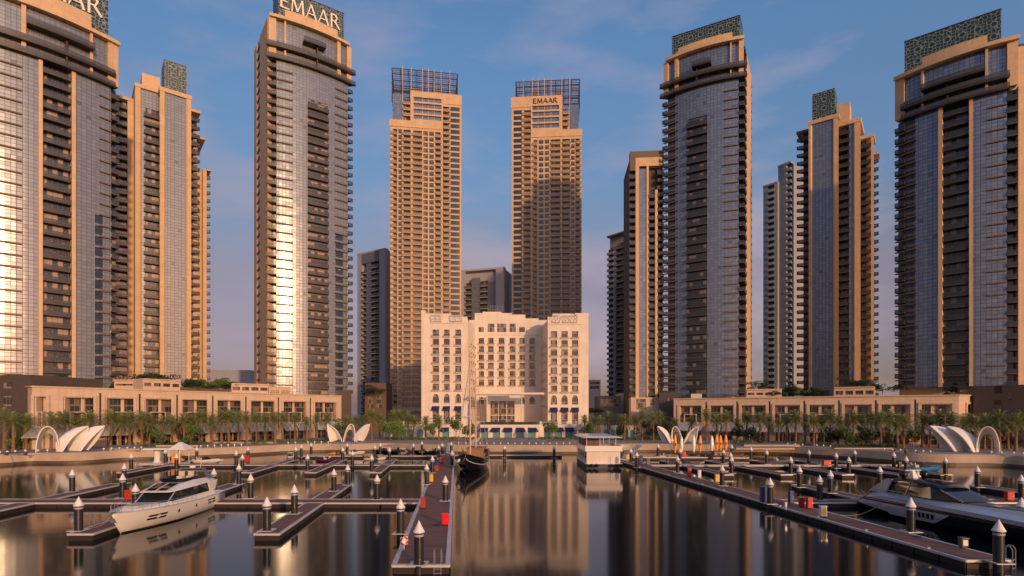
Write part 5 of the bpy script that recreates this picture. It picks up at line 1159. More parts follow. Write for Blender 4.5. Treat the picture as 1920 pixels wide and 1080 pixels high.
# ---------------------------------------------------------------- boats
def loft(secs, close=True, mi=0, caps=(False, False)):
    mb = MB()
    for A, B_ in zip(secs, secs[1:]):
        for i in range(len(A)-1): mb.face([A[i], A[i+1], B_[i+1], B_[i]], mi)
    if caps[0]: mb.face(secs[0][::-1], mi)
    if caps[1]: mb.face(secs[-1], mi)
    return mb
def hull(mb_secs, st):
    """st: (x, keel z, chine half width, chine z, sheer half width, sheer z). Bow at +x. Port (+y) sheer to starboard sheer."""
    out = []
    for x, kz, cw, cz, sw, sz in st:
        mid = ((cw+sw)/2+.06*sw, (cz+sz)/2)
        half = [(x, sw, sz), (x, mid[0], mid[1]), (x, cw, cz), (x, cw*.5, (kz+cz)/2-.02), (x, 0, kz)]
        out.append(half+[(a, -b, c) for a, b, c in half[:-1][::-1]])
    return out
def motor_yacht():
    bow = Vector((WX(243, 51.0), 51.0)); stern = Vector((WX(399, 67.6), 67.6)); d = bow-stern; L = d.length; ctr = (bow+stern)/2
    t = thing('motor_yacht', 'white motor yacht with flybridge moored on the left', 'yacht', (ctr.x-.9, ctr.y, 0), math.atan2(d.y, d.x)); t.scale = (1, 1, .93)
    h = L/2; s = h/8.5
    st = [(-8.5, -.5, 2.05, .05, 2.3, 1.85), (-6, -.6, 2.15, .05, 2.42, 1.72), (-2, -.6, 2.15, .08, 2.48, 1.78), (2, -.6, 1.95, .15, 2.42, 1.92), (5, -.5, 1.45, .35, 2.15, 2.02), (7.2, -.3, .75, .62, 1.55, 2.10), (8.4, .0, .25, .95, .95, 2.15), (9.3, 1.2, .05, 1.6, .42, 2.18), (9.6, 1.9, .02, 2.0, .12, 2.2)]
    st = [(a*s, b, c, e, f_, g_) for a, b, c, e, f_, g_ in st]; secs = hull(None, st); part(t, 'hull', loft(secs, caps=(True, True)), M['gel'], True, True)
    mb = MB()
    for A, B_ in zip(secs, secs[1:]): mb.face([(A[0][0], A[0][1]-.05, A[0][2]-.05), (A[-1][0], A[-1][1]+.05, A[-1][2]-.05), (B_[-1][0], B_[-1][1]+.05, B_[-1][2]-.05), (B_[0][0], B_[0][1]-.05, B_[0][2]-.05)])
    part(t, 'deck', mb, M['gel'], True)
    mb = MB()
    for A, B_ in zip(secs, secs[1:]):
        for i in (0, -1): mb.tube(A[i], B_[i], .05, n=5, caps=False)
    part(t, 'rub_rail', mb, M['gel_g'], True)
    mb = MB(); lo = [(x*s, kz-.02, cw+.01, .06, cw+.015, .13) for x, kz, cw, _, _, _ in [(-8.5, -.5, 2.06, 0, 0, 0), (-2, -.6, 2.16, 0, 0, 0), (2, -.6, 1.88, 0, 0, 0), (5, -.5, 1.2, 0, 0, 0)]]
    part(t, 'waterline_stripe', loft([[(x, sw+.02, .16), (x, cw+.02, -.05)] for x, _, cw, _, sw, _ in lo])if 0 else _stripe(st), M['blackgel'], True)
    # raised coach roof and foredeck
    def trap(x0, x1, w0, w1, z0, z1, in_=.2, fx=.0, bx=.0, mi=0, m=None):
        m = m or MB(); m.hexa([(x0, -w0, z0), (x1, -w1, z0), (x1, w1, z0), (x0, w0, z0), (x0+bx, -w0+in_, z1), (x1-fx, -w1+in_, z1), (x1-fx, w1-in_, z1), (x0+bx, w0-in_, z1)], mi); return m
    part(t, 'foredeck', trap(2.2*s, 7.4*s, 2.0, .85, 1.95, 2.25, .22, .5), M['gel'], True); mb = trap(4.3*s, 6.8*s, 1.15, .75, 2.255, 2.42, .08, .1); part(t, 'sun_pad', mb, M['cush'], True)
    part(t, 'cabin_base', trap(-6.2*s, 3.2*s, 2.12, 1.9, 1.7, 2.25, .12, .3), M['gel'], True)
    # glasshouse: windscreen and side windows as separate panes
    zb, zt_ = 2.25, 3.32; x0, x1 = -5.4*s, 3.3*s; xt = 1.5*s
    def q(x, y, z): return (x, y, z)
    core = MB(); core.hexa([q(x0, -1.82, zb), q(x1-.1, -1.55, zb), q(x1-.1, 1.55, zb), q(x0, 1.82, zb), q(x0, -1.68, zt_), q(xt-.05, -1.46, zt_), q(xt-.05, 1.46, zt_), q(x0, 1.68, zt_)]); part(t, 'cabin', core, M['tint'], True)
    for sgn in (-1, 1):
        for k, (a, b) in enumerate(((-5.3, -3.2), (-3.1, -1.0), (-.9, 1.0))):
            f = lambda X_, zf: (1.82-(1.82-1.55)*((X_-x0)/(x1-x0)))-(.13*zf)+.03
            A, Bx = a*s, b*s; pts = [q(A, sgn*f(A, 0), zb+.08), q(Bx, sgn*f(Bx, 0), zb+.08), q(Bx, sgn*f(Bx, 1), zt_-.06), q(A+(.5 if k == 0 else 0), sgn*f(A, 1), zt_-.06 if k else zt_-.3)]
            mb = MB(); mb.face(pts); mb.face([(x, y-sgn*.03, z) for x, y, z in pts[::-1]]); part(t, 'side_window', mb, M['tint'], True)
        mb = MB(); mb.tube((x1-.02, sgn*1.57, zb), (xt, sgn*1.48, zt_), .06, n=5); part(t, 'window_post', mb, M['gel_g'], True)
        mb = MB(); pts = [(-5.5*s, 2.2), (-6.6*s, 2.25), (-7.2*s, 3.45), (-4.7*s, 3.45), (-5.0*s, 3.1)]
        F_ = [(a, sgn*1.95, b) for a, b in pts]; Bk = [(a, sgn*1.80, b) for a, b in pts]; mb.face(F_ if sgn < 0 else F_[::-1]); mb.face(Bk[::-1] if sgn < 0 else Bk)
        for i in range(5): j = (i+1) % 5; mb.face([F_[i], Bk[i], Bk[j], F_[j]])
        part(t, 'roof_wing', mb, M['gel'], True)
    for a, b in ((-1.45, -.04), (.04, 1.45)):
        mb = MB(); mb.face([q(x1-.04, a, zb+.06), q(x1-.04, b, zb+.06), q(xt+.03, b*.95, zt_-.04), q(xt+.03, a*.95, zt_-.04)]); part(t, 'windscreen', mb, M['glassd'] if 0 else M['tint'], True)
    # hard top with skylights
    prof = [(-7.4, 1.55, 3.42, 3.62), (-5.5, 1.95, 3.36, 3.85), (-2.5, 2.02, 3.33, 4.0), (0, 1.95, 3.30, 3.86), (1.6, 1.78, 3.26, 3.55), (2.7, 1.45, 3.22, 3.30)]
    R_ = [[(a*s, -w, z0), (a*s, -w*.97, z0+.1), (a*s, -w*.72, z1), (a*s, w*.72, z1), (a*s, w*.97, z0+.1), (a*s, w, z0)] for a, w, z0, z1 in prof]; mb = loft([r+[r[0]] for r in R_]); mb.face(R_[0][::-1]); mb.face(R_[-1]); part(t, 'hardtop', mb, M['gel'], True)
    for a, b in ((-.9, -.1), (.1, .9)):
        mb = MB(); z = lambda X_: 3.86-(X_-0)*.19 if X_ > 0 else 3.86-X_*.056
        mb.face([(.05*s, a*1.2, z(.05)+.035), (1.55*s, a*1.15, z(1.55)+.045), (1.55*s, b*1.15, z(1.55)+.045), (.05*s, b*1.2, z(.05)+.035)][::-1]); part(t, 'skylight', mb, M['tint'], True)
        mb = MB(); mb.face([(1.66*s, a*1.15, 3.575), (2.45*s, a*1.1, 3.40), (2.45*s, b*1.1, 3.40), (1.66*s, b*1.15, 3.575)][::-1]); part(t, 'skylight', mb, M['tint'], True)
    mb = MB(); pts = [(-5.2, 1.25, 0), (-2.8, 1.45, 0), (-1.0, 1.3, 0), (-.3, .8, 0), (-.3, -.8, 0), (-1.0, -1.3, 0), (-2.8, -1.45, 0), (-5.2, -1.25, 0)]
    for (a, b, _), (c, e, _) in zip(pts, pts[1:]):
        mb.face([(a*s, b, 3.9), (c*s, e, 3.9), (c*s+.1, e*1.04, 4.34), (a*s+.1, b*1.04, 4.34)]); mb.face([(a*s, b*.98, 3.9), (a*s+.1, b*1.02, 4.34), (c*s+.1, e*1.02, 4.34), (c*s, e*.98, 3.9)])
    part(t, 'flybridge_screen', mb, M['tint'], True)
    for x, y in ((-3.6, .5), (-3.6, -.5)): mb = MB(); mb.box(x*s-.3, x*s+.3, y-.3, y+.3, 3.95, 4.3); mb.box(x*s-.35, x*s-.2, y-.3, y+.3, 4.301, 4.85); part(t, 'flybridge_seat', mb, M['cush'], True)
    mb = MB()
    for y in (-1.5, 1.5): mb.hexa([(-6.6*s, y-.08, 3.7), (-5.9*s, y-.08, 3.7), (-5.9*s, y+.08, 3.7), (-6.6*s, y+.08, 3.7), (-5.6*s, y*.8-.08, 5.0), (-5.1*s, y*.8-.08, 5.0), (-5.1*s, y*.8+.08, 5.0), (-5.6*s, y*.8+.08, 5.0)])
    mb.box(-5.7*s, -4.9*s, -1.3, 1.3, 5.001, 5.10); part(t, 'radar_arch', mb, M['greydk'], True)
    mb = MB(); mb.lathe([(.3, 5.11), (.32, 5.2), (.26, 5.35), (0, 5.4)], 12, (-5.3*s, 0)); part(t, 'radar_dome', mb, M['gel'], True)
    mb = MB(); mb.tube((-5.2*s, .9, 5.1), (-5.5*s, .9, 6.3), .025, n=5); part(t, 'antenna', mb, M['gel'], True)
    mb = MB(); mb.box(-9.5*s, -8.5*s-.01, -1.9, 1.9, .28, .42); part(t, 'swim_platform', mb, M['teak'], True)
    # hull windows on both sides, laid on the topsides
    def onhull(x, z, sg):
        for A, B_ in zip(st, st[1:]):
            if A[0] <= x <= B_[0]:
                k = (x-A[0])/(B_[0]-A[0]); g_ = [A[i]+(B_[i]-A[i])*k for i in range(6)]; mid = ((g_[2]+g_[4])/2+.06*g_[4], (g_[3]+g_[5])/2)
                y = g_[2]+(mid[0]-g_[2])*(z-g_[3])/(mid[1]-g_[3]) if z < mid[1] else mid[0]+(g_[4]-mid[0])*(z-mid[1])/(g_[5]-mid[1]); return (x, sg*(y+.025), z)
    def plate(nm, x0_, x1_, z0_, z1_, mt, sg, n=4):
        mb = MB()
        for i in range(n):
            a, b = x0_+(x1_-x0_)*i/n, x0_+(x1_-x0_)*(i+1)/n; P4 = [onhull(a, z0_, sg), onhull(b, z0_, sg), onhull(b, z1_, sg), onhull(a, z1_, sg)]; mb.face(P4 if sg < 0 else P4[::-1]); 
        part(t, nm, mb, M[mt], True)
    for sg in (-1, 1):
        for a, b in ((4.3*s, 6.5*s), (-5.4*s, -3.6*s)):
            plate('hull_window', a, b, 1.22, 1.42, 'tint', sg); plate('hull_window', a, b, .88, 1.10, 'tint', sg)
            mb = MB(); c = (a+b)/2; P_ = [onhull(c-.22, 1.16, sg), onhull(c, .9, sg), onhull(c+.22, 1.16, sg), onhull(c, 1.42, sg)]; P_ = [(x, y+sg*.02, z) for x, y, z in P_]; mb.face(P_ if sg < 0 else P_[::-1]); part(t, 'window_emblem', mb, M['gel'], True)
        for c in (2.5*s, -.9*s): plate('porthole', c-.12, c+.14, 1.0, 1.36, 'tint', sg, 1)
        mb = MB(); pr = None
        for i in range(12):
            x = (-1+i*.93)*s; p = onhull(min(x, 9.2*s), 1.9, sg); g_ = None
            for A, B_ in zip(st, st[1:]):
                if A[0] <= x <= B_[0]: k = (x-A[0])/(B_[0]-A[0]); g_ = (A[4]+(B_[4]-A[4])*k, A[5]+(B_[5]-A[5])*k)
            if not g_: continue
            tp = Vector((x, sg*(g_[0]-.1), g_[1]+.62)); mb.tube((x, sg*(g_[0]-.1), g_[1]), tp, .018, n=4)
            if pr is not None: mb.tube(pr, tp, .02, n=4); mb.tube(pr-Vector((0, 0, .3)), tp-Vector((0, 0, .3)), .012, n=4)
            pr = tp
        part(t, 'deck_rail', mb, M['steel'], True)
    for x in (-5, -1, 3):
        mb = MB(); y = -onhull(x*s, 1.3, 1)[1]-.16; mb.lathe([(0, .55), (.12, .62), (.14, .75), (.14, 1.2), (.12, 1.3), (0, 1.38)], 10, (x*s, y)); mb.tube((x*s, y, 1.35), (x*s, y+.2, 2.0), .015, n=3); part(t, 'fender', mb, M['gel'], True)
    mb = MB(); mb.hexa([(9.2*s, -.12, 2.2), (9.9*s, -.1, 2.15), (9.9*s, .1, 2.15), (9.2*s, .12, 2.2), (9.2*s, -.12, 2.32), (9.9*s, -.1, 2.27), (9.9*s, .1, 2.27), (9.2*s, .12, 2.32)]); mb.tube((9.85*s, 0, 2.1), (9.3*s, 0, 1.45), .05, n=6); mb.hexa([(9.5*s, -.25, 1.3), (9.3*s, -.2, 1.25), (9.3*s, .2, 1.25), (9.5*s, .25, 1.3), (9.6*s, -.12, 1.75), (9.45*s, -.1, 1.7), (9.45*s, .1, 1.7), (9.6*s, .12, 1.75)]); part(t, 'anchor', mb, M['greydk'], True)
def _stripe(st):
    mb = MB()
    def pt(g_, z, sg): mid = ((g_[2]+g_[4])/2+.06*g_[4], (g_[3]+g_[5])/2); k = (z-g_[3])/(mid[1]-g_[3]); y = g_[2]+(mid[0]-g_[2])*k if k > 0 else g_[2]*(1+k*.5); return (g_[0], sg*(max(.02, y)+.012), z)
    for A, B_ in zip(st[:7], st[1:7]):
        for sg in (-1, 1): P_ = [pt(A, .02, sg), pt(B_, .02, sg), pt(B_, .14, sg), pt(A, .14, sg)]; mb.face(P_ if sg < 0 else P_[::-1])
    return mb
motor_yacht()

def speedboat():
    stern = Vector((42.2, 64.6)); d = Vector((.10, -1)).normalized(); L = 27.0; ctr = stern+d*L/2
    t = thing('sport_cruiser', 'long dark hulled sport cruiser with white topsides and black hardtop, bow beyond the right edge', 'speedboat', (ctr.x, ctr.y, 0), math.atan2(d.y, d.x))
    st = [(-13.5, -.3, 2.4, .25, 2.55, 1.05), (-12, -.5, 2.6, .2, 2.85, 1.75), (-9, -.7, 2.7, .2, 3.0, 2.1), (-4, -.8, 2.7, .25, 3.05, 2.2), (2, -.8, 2.5, .35, 2.95, 2.2), (7, -.6, 1.9, .6, 2.5, 2.1), (11, -.2, .9, 1.0, 1.5, 2.0), (13.2, .6, .2, 1.4, .5, 1.95), (13.8, 1.5, .02, 1.7, .08, 1.92)]
    secs = hull(None, st); part(t, 'hull', loft(secs, caps=(True, True)), M['blackgel'], True, True)
    def g_at(x):
        for A, B_ in zip(st, st[1:]):
            if A[0] <= x <= B_[0]: k = (x-A[0])/(B_[0]-A[0]); return [A[i]+(B_[i]-A[i])*k for i in range(6)]
    def on(x, z, sg, o=.05):
        g_ = g_at(x); mid = ((g_[2]+g_[4])/2+.06*g_[4], (g_[3]+g_[5])/2)
        y = g_[2]+(mid[0]-g_[2])*(z-g_[3])/(mid[1]-g_[3]) if z < mid[1] else mid[0]+(g_[4]-mid[0])*(z-mid[1])/(g_[5]-mid[1]); return (x, sg*(y+o), z)
    def plate(nm, poly, mt, sg, o=.06, n=10):   # poly: list of (x, zlow, zhigh)
        mb = MB()
        for (xa, la, ha), (xb, lb, hb) in zip(poly, poly[1:]):
            for i in range(n):
                a, b = i/n, (i+1)/n; f = lambda k: (xa+(xb-xa)*k, la+(lb-la)*k, ha+(hb-ha)*k)
                (x0, l0, h0), (x1, l1, h1) = f(a), f(b)
                for j in range(3): q0, q1 = j/3, (j+1)/3; P_ = [on(x0, l0+(h0-l0)*q0, sg, o), on(x1, l1+(h1-l1)*q0, sg, o), on(x1, l1+(h1-l1)*q1, sg, o), on(x0, l0+(h0-l0)*q1, sg, o)]; mb.face(P_ if sg < 0 else P_[::-1])
        return part(t, nm, mb, M[mt], True)
    for sg in (-1, 1):
        plate('white_topside', [(-13.2, 1.0, 1.12), (-11.8, .85, 1.62), (-8.5, .60, 1.72), (-8.4, .38, 1.73), (-2.8, .45, 1.78), (-1.0, 1.45, 1.76)], 'gel_g', sg)
        plate('brown_stripe', [(-12.2, 1.42, 1.56), (-6, 1.50, 1.74), (2, 1.55, 1.78), (12, 1.62, 1.74)], 'bronze', sg, .085)
        plate('upper_topside', [(-12, 1.72, 1.74), (-9, 1.80, 2.08), (-4, 1.84, 2.18), (2, 1.84, 2.18), (7, 1.78, 2.08), (11, 1.74, 1.98), (13, 1.7, 1.94)], 'gel_g', sg, .07)
        for i in range(5): x = -5.0+i*.5; mb = MB(); P_ = [on(x, .8, sg, .10), on(x+.3, .8, sg, .10), on(x+.42, 1.3, sg, .10), on(x+.12, 1.3, sg, .10)]; mb.face(P_ if sg < 0 else P_[::-1]); part(t, 'side_vent', mb, M['blackgel'], True)
    # deck: broad crowned surface
    D = [(-12.6, 2.2, 1.6), (-11.6, 2.6, 2.25), (-10, 2.7, 2.5), (-6, 2.65, 2.5), (0, 2.5, 2.6), (4, 2.2, 2.75), (8, 1.7, 2.45), (11.5, 1.0, 2.15), (13.5, .15, 1.95)]
    secs2 = []
    for x, w, z in D: g_ = g_at(x); secs2.append([(x, g_[4]-.02, g_[5]-.02), (x, w*.9, z*.55+g_[5]*.45+.06), (x, w*.5, z), (x, 0, z+.05), (x, -w*.5, z), (x, -w*.9, z*.55+g_[5]*.45+.06), (x, -g_[4]+.02, g_[5]-.02)])
    part(t, 'deck', loft(secs2), M['gel_g'], True, True)
    mb = MB()
    for (x, w, z), (x2, w2, z2) in zip(D[3:8], D[4:9]): mb.face([(x, -w*.46, z+.05), (x2, -w2*.46, z2+.05), (x2, 0, z2+.09), (x, 0, z+.09)]); mb.face([(x, 0, z+.09), (x2, 0, z2+.09), (x2, w2*.46, z2+.05), (x, w*.46, z+.05)])
    part(t, 'deck_panel', mb, M['greydk'], True)
    mb = MB(); mb.hexa([(6.4, -.8, 2.66), (9.6, -.5, 2.42), (9.6, .5, 2.42), (6.4, .8, 2.66), (6.5, -.7, 2.78), (9.5, -.42, 2.52), (9.5, .42, 2.52), (6.5, .7, 2.78)]); part(t, 'sun_pad', mb, M['cush'], True)
    # cockpit glass and hardtop
    W_ = [(-4.6, 1.9, 2.5, 1.75, 3.75), (-1.5, 2.0, 2.55, 1.8, 3.95), (1.0, 1.95, 2.62, 1.65, 3.78)]
    mb = MB(); A = [(-4.6, 1.95, 2.45), (1.4, 1.95, 2.6), (4.4, 1.5, 2.72)]; Tp = [(-4.4, 1.75, 3.7), (1.0, 1.65, 3.72), (1.8, 1.5, 3.6)]
    for sg in (-1, 1):
        for i in range(2): P_ = [(A[i][0], sg*A[i][1], A[i][2]), (A[i+1][0], sg*A[i+1][1], A[i+1][2]), (Tp[i+1][0], sg*Tp[i+1][1], Tp[i+1][2]), (Tp[i][0], sg*Tp[i][1], Tp[i][2])]; m_ = MB(); m_.face(P_ if sg < 0 else P_[::-1]); m_.face([(x, y-sg*.03, z) for x, y, z in (P_[::-1] if sg < 0 else P_)]); part(t, 'side_glass', m_, M['tint'], True)
        for a, b in (((1.4, 1.95, 2.6), (1.0, 1.65, 3.72)), ((-1.8, 1.97, 2.5), (-1.4, 1.7, 3.75)), ((4.4, 1.5, 2.72), (1.8, 1.5, 3.6))): m_ = MB(); m_.tube((a[0], sg*a[1], a[2]), (b[0], sg*b[1], b[2]), .055, n=5); part(t, 'window_frame', m_, M['steel'], True)
        m_ = MB(); pf = [(-6.8, 2.35), (-4.3, 2.35), (-3.4, 3.95), (-4.2, 3.95)]; F_ = [(a, sg*2.1, b) for a, b in pf]; Bk = [(a, sg*1.95, b) for a, b in pf]; m_.face(F_ if sg < 0 else F_[::-1]); m_.face(Bk[::-1] if sg < 0 else Bk)
        for i in range(4): j = (i+1) % 4; m_.face([F_[i], Bk[i], Bk[j], F_[j]])
        part(t, 'side_fin', m_, M['gel_g'], True)
    for i in range(4): y0, y1 = -1.45+i*.73, -1.45+(i+1)*.73-.05; m_ = MB(); m_.face([(4.45, y0, 2.76), (4.45, y1, 2.76), (1.85, y1, 3.6), (1.85, y0, 3.6)]); m_.face([(4.4, y1, 2.74), (4.4, y0, 2.74), (1.8, y0, 3.58), (1.8, y1, 3.58)]); part(t, 'windscreen', m_, M['glassb'] if 0 else M['tint'], True)
    H_ = [(-5.0, 1.5, 3.78), (-3.6, 1.95, 4.02), (-1, 1.98, 4.15), (1.2, 1.85, 3.98), (2.1, 1.6, 3.68)]; secs3 = [[(x, -w, z-.22), (x, -w*.8, z), (x, 0, z+.1), (x, w*.8, z), (x, w, z-.22), (x, 0, z-.18), (x, -w, z-.22)] for x, w, z in H_]; part(t, 'hardtop', loft(secs3), M['blackgel'], True, True)
    for y in (-1.2, 1.2): m_ = MB(); m_.lathe([(.16, 4.05), (.2, 4.25), (.42, 4.4), (.42, 4.65), (.3, 4.85), (0, 4.95)], 14, (-2.9, y)); part(t, 'radar_dome', m_, M['blackgel'], True, True)
    m_ = MB(); m_.hexa([(-3.4, -.3, 4.12), (-2.6, -.3, 4.12), (-2.6, .3, 4.12), (-3.4, .3, 4.12), (-3.2, -.15, 4.9), (-2.9, -.15, 4.9), (-2.9, .15, 4.9), (-3.2, .15, 4.9)]); m_.box(-3.1, -2.98, -.9, .9, 4.901, 4.98); part(t, 'mast', m_, M['gel'], True)
    m_ = MB(); pr = None
    for i in range(9): x = -12+i*.7; m_.tube((x, -2.3, 2.0), (x, -2.3, 2.75 if 0 < i < 8 else 2.3), .02, n=4); pr and m_.tube(pr, (x, -2.3, 2.75 if 0 < i < 8 else 2.3), .025, n=4); pr = (x, -2.3, 2.75 if 0 < i < 8 else 2.3)
    part(t, 'stern_rail', m_, M['steel'], True)
    m_ = MB(); m_.tube((-13.3, -1.2, 1.0), (-15.3, -1.2, 1.9), .05, n=5); m_.tube((-13.3, -.7, 1.0), (-15.3, -.7, 1.9), .05, n=5); m_.box(-14.6, -14.3, -1.2, -.7, 1.45, 1.55); part(t, 'gangway', m_, M['steel'], True)
    for o in bpy.data.objects:
        if o.parent == t and o.name.split('.')[0] in ('sun_pad', 'side_glass', 'window_frame', 'side_fin', 'windscreen', 'hardtop', 'radar_dome', 'mast'): o.location.x = -5.5
speedboat()

def sailing_ship():
    cx, y0 = WX(890, 102), 101.5; L = 24; t = thing('sailing_ship', 'black hulled wooden sailing ship with two bare masts beside the main pier', 'sailing ship', (cx-1.0, y0+L/2, 0), math.atan2(-1, -.05))
    st = [(-12, .3, 1.3, .9, 2.0, 3.1), (-9, -.4, 2.0, .5, 2.5, 2.5), (-3, -.8, 2.4, .3, 2.85, 2.1), (3, -.8, 2.3, .3, 2.85, 2.2), (7, -.6, 1.6, .5, 2.5, 2.6), (10, -.1, .6, 1.0, 1.6, 3.1), (12, 1.0, .1, 1.8, .45, 3.6), (12.6, 2.2, .03, 2.6, .12, 3.75)]
    S_ = hull(None, st); part(t, 'hull', loft(S_, caps=(True, True)), M['blackgel'], True, True)
    mb = MB()
    for A, B_ in zip(S_, S_[1:]):
        for i in (0, -1): mb.tube(Vector(A[i])+Vector((0, 0, .05)), Vector(B_[i])+Vector((0, 0, .05)), .13, n=5, caps=False)
    part(t, 'cap_rail', mb, M['teak'], True); mb = MB()
    for A, B_ in zip(S_, S_[1:]):
        for i, sg in ((1, 1), (-2, -1)): mb.tube(Vector(A[i])+Vector((0, sg*.03, -.25)), Vector(B_[i])+Vector((0, sg*.03, -.25)), .06, n=4, caps=False)
    part(t, 'white_stripe', mb, M['gel'], True); mb = MB()
    for A, B_ in zip(S_, S_[1:]): mb.face([(A[0][0], A[0][1], A[0][2]-.5), (A[-1][0], A[-1][1], A[-1][2]-.5), (B_[-1][0], B_[-1][1], B_[-1][2]-.5), (B_[0][0], B_[0][1], B_[0][2]-.5)])
    part(t, 'deck', mb, M['teak'], True); mb = MB(); mb.box(-9, -2, -1.7, 1.7, 1.6, 3.7); mb.box(-9.3, -1.7, -1.9, 1.9, 3.701, 3.85); part(t, 'deckhouse', mb, M['teak'], True)
    for sg in (-1, 1): mb = MB(); mb.box(-8.6, -2.4, sg*1.71-.02, sg*1.71+.02, 2.6, 3.3); part(t, 'window', mb, M['tint'], True)
    mb = MB(); mb.tube((11.5, 0, 3.3), (17.5, 0, 5.0), .16, .08, n=7); part(t, 'bowsprit', mb, M['teak'], True)
    for i, (x, h, y) in enumerate(((5.5, 23, 0), (-4, 20.5, 0))):
        m = MB(); m.tube((x, y, 1.5), (x, y, h), .19, .10, n=8); o = part(t, 'mast', m, M['podium'], True)
        for z in (h*.45, h*.68): m = MB(); m.tube((x, -1.9, z), (x, 1.9, z), .06, n=5); part(o, 'spreader', m, M['white'], True)
        m = MB(); m.tube((x-.3, 0, 5.0), (x-7.5, 0, 5.3), .17, n=7); part(t, 'boom', m, M['white'], True); m = MB(); m.tube((x-.6, 0, 5.3), (x-7.2, 0, 5.6), .28, .2, n=7); part(t, 'furled_sail', m, M['cush'], True)
        m = MB()
        for sg in (-1, 1):
            for dx in (-.9, 0, .9): m.tube((x+dx, sg*2.8, 2.2), (x, sg*.1, h*.9), .025, n=3, caps=False)
        part(t, 'rigging', m, M['rope'], True)
    m = MB(); m.tube((17.4, 0, 5.0), (5.5, 0, 22.4), .025, n=3, caps=False); m.tube((14, 0, 4.1), (5.5, 0, 17), .025, n=3, caps=False); m.tube((-4, 0, 20), (-11.8, 0, 3.2), .025, n=3, caps=False); m.tube((-4, 0, 20), (5.5, 0, 22.4), .02, n=3, caps=False); part(t, 'stay', m, M['rope'], True)
    m = MB(); m.hexa([(11.2, -1.6, 2.6), (11.6, -1.6, 2.1), (11.7, -1.5, 2.1), (11.3, -1.5, 2.6), (11.2, -1.2, 2.7), (11.6, -1.2, 2.2), (11.7, -1.1, 2.2), (11.3, -1.1, 2.7)]); part(t, 'anchor', m, M['gel'], True)
    m = MB(); m.face([(4.9, -.2, 13), (4.9, -1.5, 12.6), (4.9, -1.4, 8.5), (4.9, -.2, 8.8)]); m.face([(4.86, -.2, 8.8), (4.86, -1.4, 8.5), (4.86, -1.5, 12.6), (4.86, -.2, 13)]); part(t, 'hanging_cloth', m, M['gel'], True)
sailing_ship()

def houseboat():
    x0, x1 = WX(1100, 112), WX(1163, 112); w = (x1-x0)/2; cx = (x0+x1)/2; L = 16; t = thing('houseboat', 'two deck white houseboat moored at the far end of the right pier', 'houseboat', (cx, 112+L/2, 0), 0)
    y0, y1 = -L/2, L/2; ww = w
    mb = MB(); mb.hexa([(-ww, y0, -.3), (ww, y0, -.3), (ww, y1, -.3), (-ww, y1, -.3), (-ww-.2, y0-.6, .9), (ww+.2, y0-.6, .9), (ww+.2, y1, .9), (-ww-.2, y1, .9)]); part(t, 'hull', mb, M['greydk'], True)
    mb = MB(); mb.box(-ww-.3, ww+.3, y0-.7, y1+.1, .901, 1.02); part(t, 'lower_deck', mb, M['gel'], True)
    P = Path([(-ww, y1), (-ww, y0), (ww, y0), (ww, y1)]); L1 = L; cols = [(1+i*3.0, 3.0+i*3.0, [(1.9, 2.9)]) for i in range(5)]
    part(t, 'cabin_wall', holes(P, 0, P.L, 1.021, 3.4, cols, -.12, 0), M['hotel'], True)
    mb = MB(); mb.box(-ww+.25, ww-.25, y0+.25, y1-.25, 1.021, 3.38); part(t, 'interior', mb, M['cush'], True)
    for ua, ub, r in cols: mb = MB(); slab(mb, P, ua, ub, 1.9, 2.9, -.1, -.06); part(t, 'window', mb, M['tint'], True)
    mb = MB(); mb.box(-ww-.35, ww+.45, y0-.35, y1+.2, 3.401, 3.58); part(t, 'upper_deck', mb, M['gel'], True)
    P2 = Path([(-ww-.3, y1), (-ww-.3, y0-.3), (ww+.4, y0-.3), (ww+.4, y1)]); mb = MB(); slab(mb, P2, 0, P2.L, 3.581, 4.5, -.06, 0, 0, True); part(t, 'upper_rail', mb, M['gel'], True)
    for x in (-ww, -ww*.2, ww*.75):
        for y in (y0+.3, 0, y1-.5): mb = MB(); mb.tube((x, y, 3.59), (x, y, 6.1), .07, n=6); part(t, 'roof_post', mb, M['gel'], True)
    mb = MB(); mb.box(-ww+.2, -ww*.1, y0+2, y1-1, 3.59, 5.9); part(t, 'upper_cabin', mb, M['bronze_l'], True)
    mb = MB(); mb.hexa([(-ww-.8, y0-.8, 6.1), (ww+.6, y0-.8, 6.1), (ww+.6, y1+.5, 6.1), (-ww-.8, y1+.5, 6.1), (-ww+.2, y0+.2, 6.4), (ww-.4, y0+.2, 6.4), (ww-.4, y1-.3, 6.4), (-ww+.2, y1-.3, 6.4)]); part(t, 'roof', mb, M['gel'], True)
    for i, x in enumerate((-ww-.1, -ww+.9, -ww+1.9, ww-1.9, ww-.9, ww+.1)): mb = MB(); mb.lathe([(.22, -.28), (.36, -.12), (.36, .12), (.22, .28)], 12); mb.v = [(x+a, y0-.85+c, .62+b) for a, b, c in mb.v]; part(t, 'tyre_fender', mb, M['rubber'], True)
    mb = MB(); mb.tube((ww*.4, y0-.5, 1.02), (ww*.4, y0-.5, 2.4), .05, n=5); part(t, 'deck_post', mb, M['steel'], True)
houseboat()

